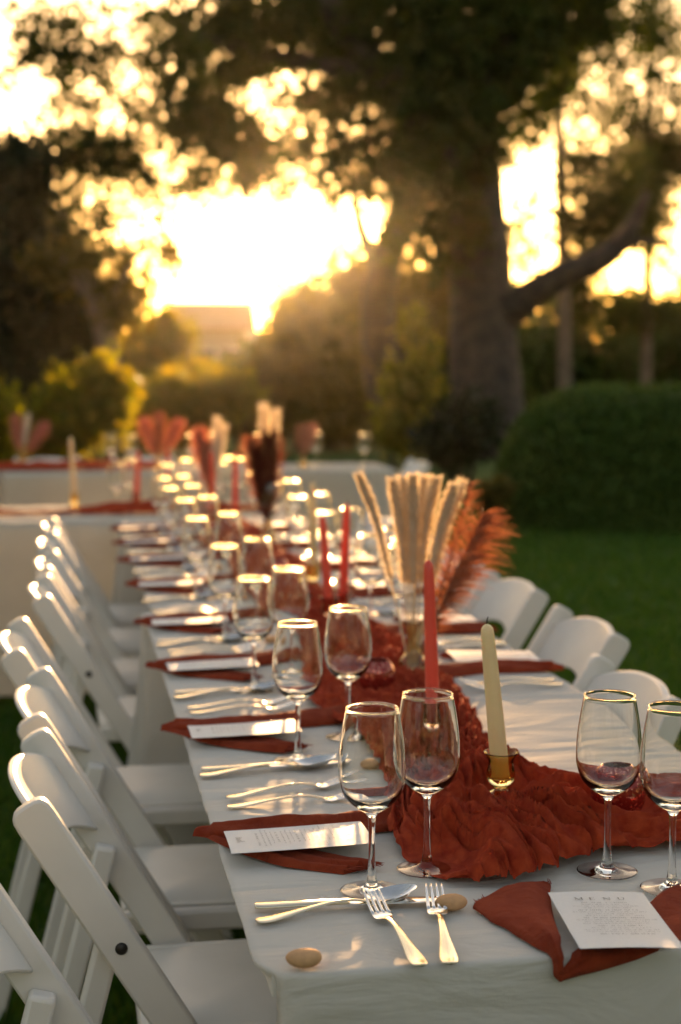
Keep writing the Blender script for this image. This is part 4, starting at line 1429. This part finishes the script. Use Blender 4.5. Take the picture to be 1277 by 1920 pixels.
VX, VY, VZ = .097, 1.46, TZ + .02
vase(VX, VY, 'champagne glass bud vase holding the nearest bunch of pampas')
def vp(px, py, dy=0):
    """point above the vase at the vase's own distance"""
    p = at(px, py, 3.09 + dy)
    return (float(p[0]), float(p[1]), float(p[2]))
cream_spec = [(672, 890, 712, 1000, 'leftmost cream plume leaning far left in the nearest vase', -.02), (737, 902, 752, 1010, 'cream plume standing second from the left in the nearest vase', 0),
              (756, 897, 764, 1010, 'cream plume third from the left in the nearest vase', .02), (775, 893, 775, 1010, 'tall cream plume in the middle of the nearest vase', -.01),
              (795, 896, 783, 1010, 'cream plume just right of the middle in the nearest vase', .03), (818, 898, 797, 1010, 'cream plume with a blunt tip right of the middle in the nearest vase', 0),
              (852, 912, 818, 1020, 'cream plume leaning right in the nearest vase', -.015), (866, 905, 826, 1020, 'rightmost cream plume beside the rust feathers', .025)]
for i, (tx, ty, mx_, my_, lb, dy) in enumerate(cream_spec):
    plume_cream((VX + (i - 3.5) * .0018, VY + dy * .1, VZ), vp(mx_, my_, dy), vp(tx, ty, dy * 2), lb, r=.0138 if i else .011, seed=100 + i, f0=.30)
plume_feather((VX + .004, VY, VZ), vp(835, 1080), vp(885, 905), 'upright rust feather grass behind the cream plumes', 420, .045, seed=120, side=tuple(RT), curl=.2)
plume_feather((VX + .006, VY + .004, VZ), vp(838, 1110, .02), vp(905, 968, .04), 'broad rust feather grass drooping right over the table', 560, .092, seed=121, side=tuple(RT), both=False, f0=.42, curl=.38, up=.85, w=.0015)
plume_feather((VX + .006, VY - .004, VZ), vp(825, 1140, -.02), vp(868, 1040, -.04), 'short rust feather grass low on the right of the nearest vase', 420, .06, seed=122, side=tuple(RT), both=False, f0=.25, curl=.4, w=.001)

def far_bunch(px, py, d, x, y, items, lab, s=1.0):
    """items: kind, top px, top py, label"""
    vase(x, y, 'champagne glass bud vase holding the ' + lab, s)
    for i, (kind, tx, ty, lb) in enumerate(items):
        tp = at(tx, ty, d); base = np.array([x, y, TZ + .03])
        md = base * .5 + tp * .5 + np.array([0, 0, .01])
        sd_ = int(px + i * 17)
        if kind == 'c': plume_cream(tuple(base), tuple(md), tuple(tp), lb, .024, 1200, .35, 'pampas', sd_)
        elif kind == 'd': plume_feather(tuple(base), tuple(md), tuple(tp), lb, 1800, .085, 'dark_plume', sd_, tuple(RT), .15, w=.0014, curl=.1, up=1.4)
        elif kind == 'p': plume_feather(tuple(base), tuple(md), tuple(tp), lb, 900, .085, 'pink_plume', sd_, tuple(RT), .25, w=.0022, curl=.25, up=1.3)
        else: plume_feather(tuple(base), tuple(md), tuple(tp), lb, 900, .085, 'rust_plume', sd_, tuple(RT), .2, w=.0022, curl=.25, up=1.3)
far_bunch(500, 1010, 5.45, .13, 3.98, [('d', 505, 820, 'dark burgundy plume standing tall in the middle table vase'), ('d', 490, 850, 'second burgundy plume leaning left in the middle table vase'), ('c', 494, 760, 'cream pampas tip above the burgundy plume, left of two'),
          ('c', 516, 772, 'cream pampas tip above the burgundy plume, right of two'), ('r', 470, 825, 'rust feather grass left of the burgundy plume')], 'burgundy plumes')
far_bunch(405, 950, 6.95, .05, 5.36, [('p', 372, 808, 'coral feather plume leaning left on the crosswise table'), ('c', 408, 785, 'cream pampas left of two on the crosswise table'), ('c', 420, 798, 'cream pampas right of two on the crosswise table'), ('r', 385, 830, 'rust feather grass low on the crosswise table')], 'coral and cream plumes')
far_bunch(300, 880, 9.75, -.02, 8.16, [('p', 268, 788, 'left coral plume of three on the farthest table'), ('r', 297, 778, 'middle rust plume of three on the farthest table'), ('p', 336, 790, 'right coral plume of three on the farthest table')], 'three coral plumes')
far_bunch(570, 880, 9.95, .89, 8.2, [('r', 566, 800, 'cream and rust plume on the farthest table, right half'), ('p', 582, 798, 'coral plume on the farthest table, right half')], 'plume on the right half of the farthest table')
far_bunch(45, 870, 9.9, -.85, 8.45, [('p', 28, 782, 'pink plume bending left on the farthest table at the left edge'), ('c', 52, 778, 'pale pampas between two pink plumes at the left edge'), ('p', 82, 796, 'pink plume bending right on the farthest table at the left edge')], 'looped pink plumes', 1.0)

# wine glasses on the crosswise tables
for i, (x, y) in enumerate([(-.36, 5.22), (-.30, 5.5), (-.16, 5.1), (-.05, 5.45), (.08, 5.2), (.2, 5.5), (.28, 5.15), (.16, 5.62)]):
    put_glass(x, y, 'blurred wine glass on the crosswise table, %s from the left' % ORD[[0, 1, 2, 3, 4, 6, 7, 5][i]], 'blurred wine glasses on the far tables')
for i, (x, y) in enumerate([(-.18, 8.2), (-.30, 8.4), (.2, 8.3), (.36, 8.5), (.62, 8.25), (1.02, 8.5), (1.3, 8.3)]):
    put_glass(x, y, 'blurred wine glass on the farthest tables, %s from the left' % ORD[[1, 0, 2, 3, 4, 5, 6][i]], 'blurred wine glasses on the far tables')
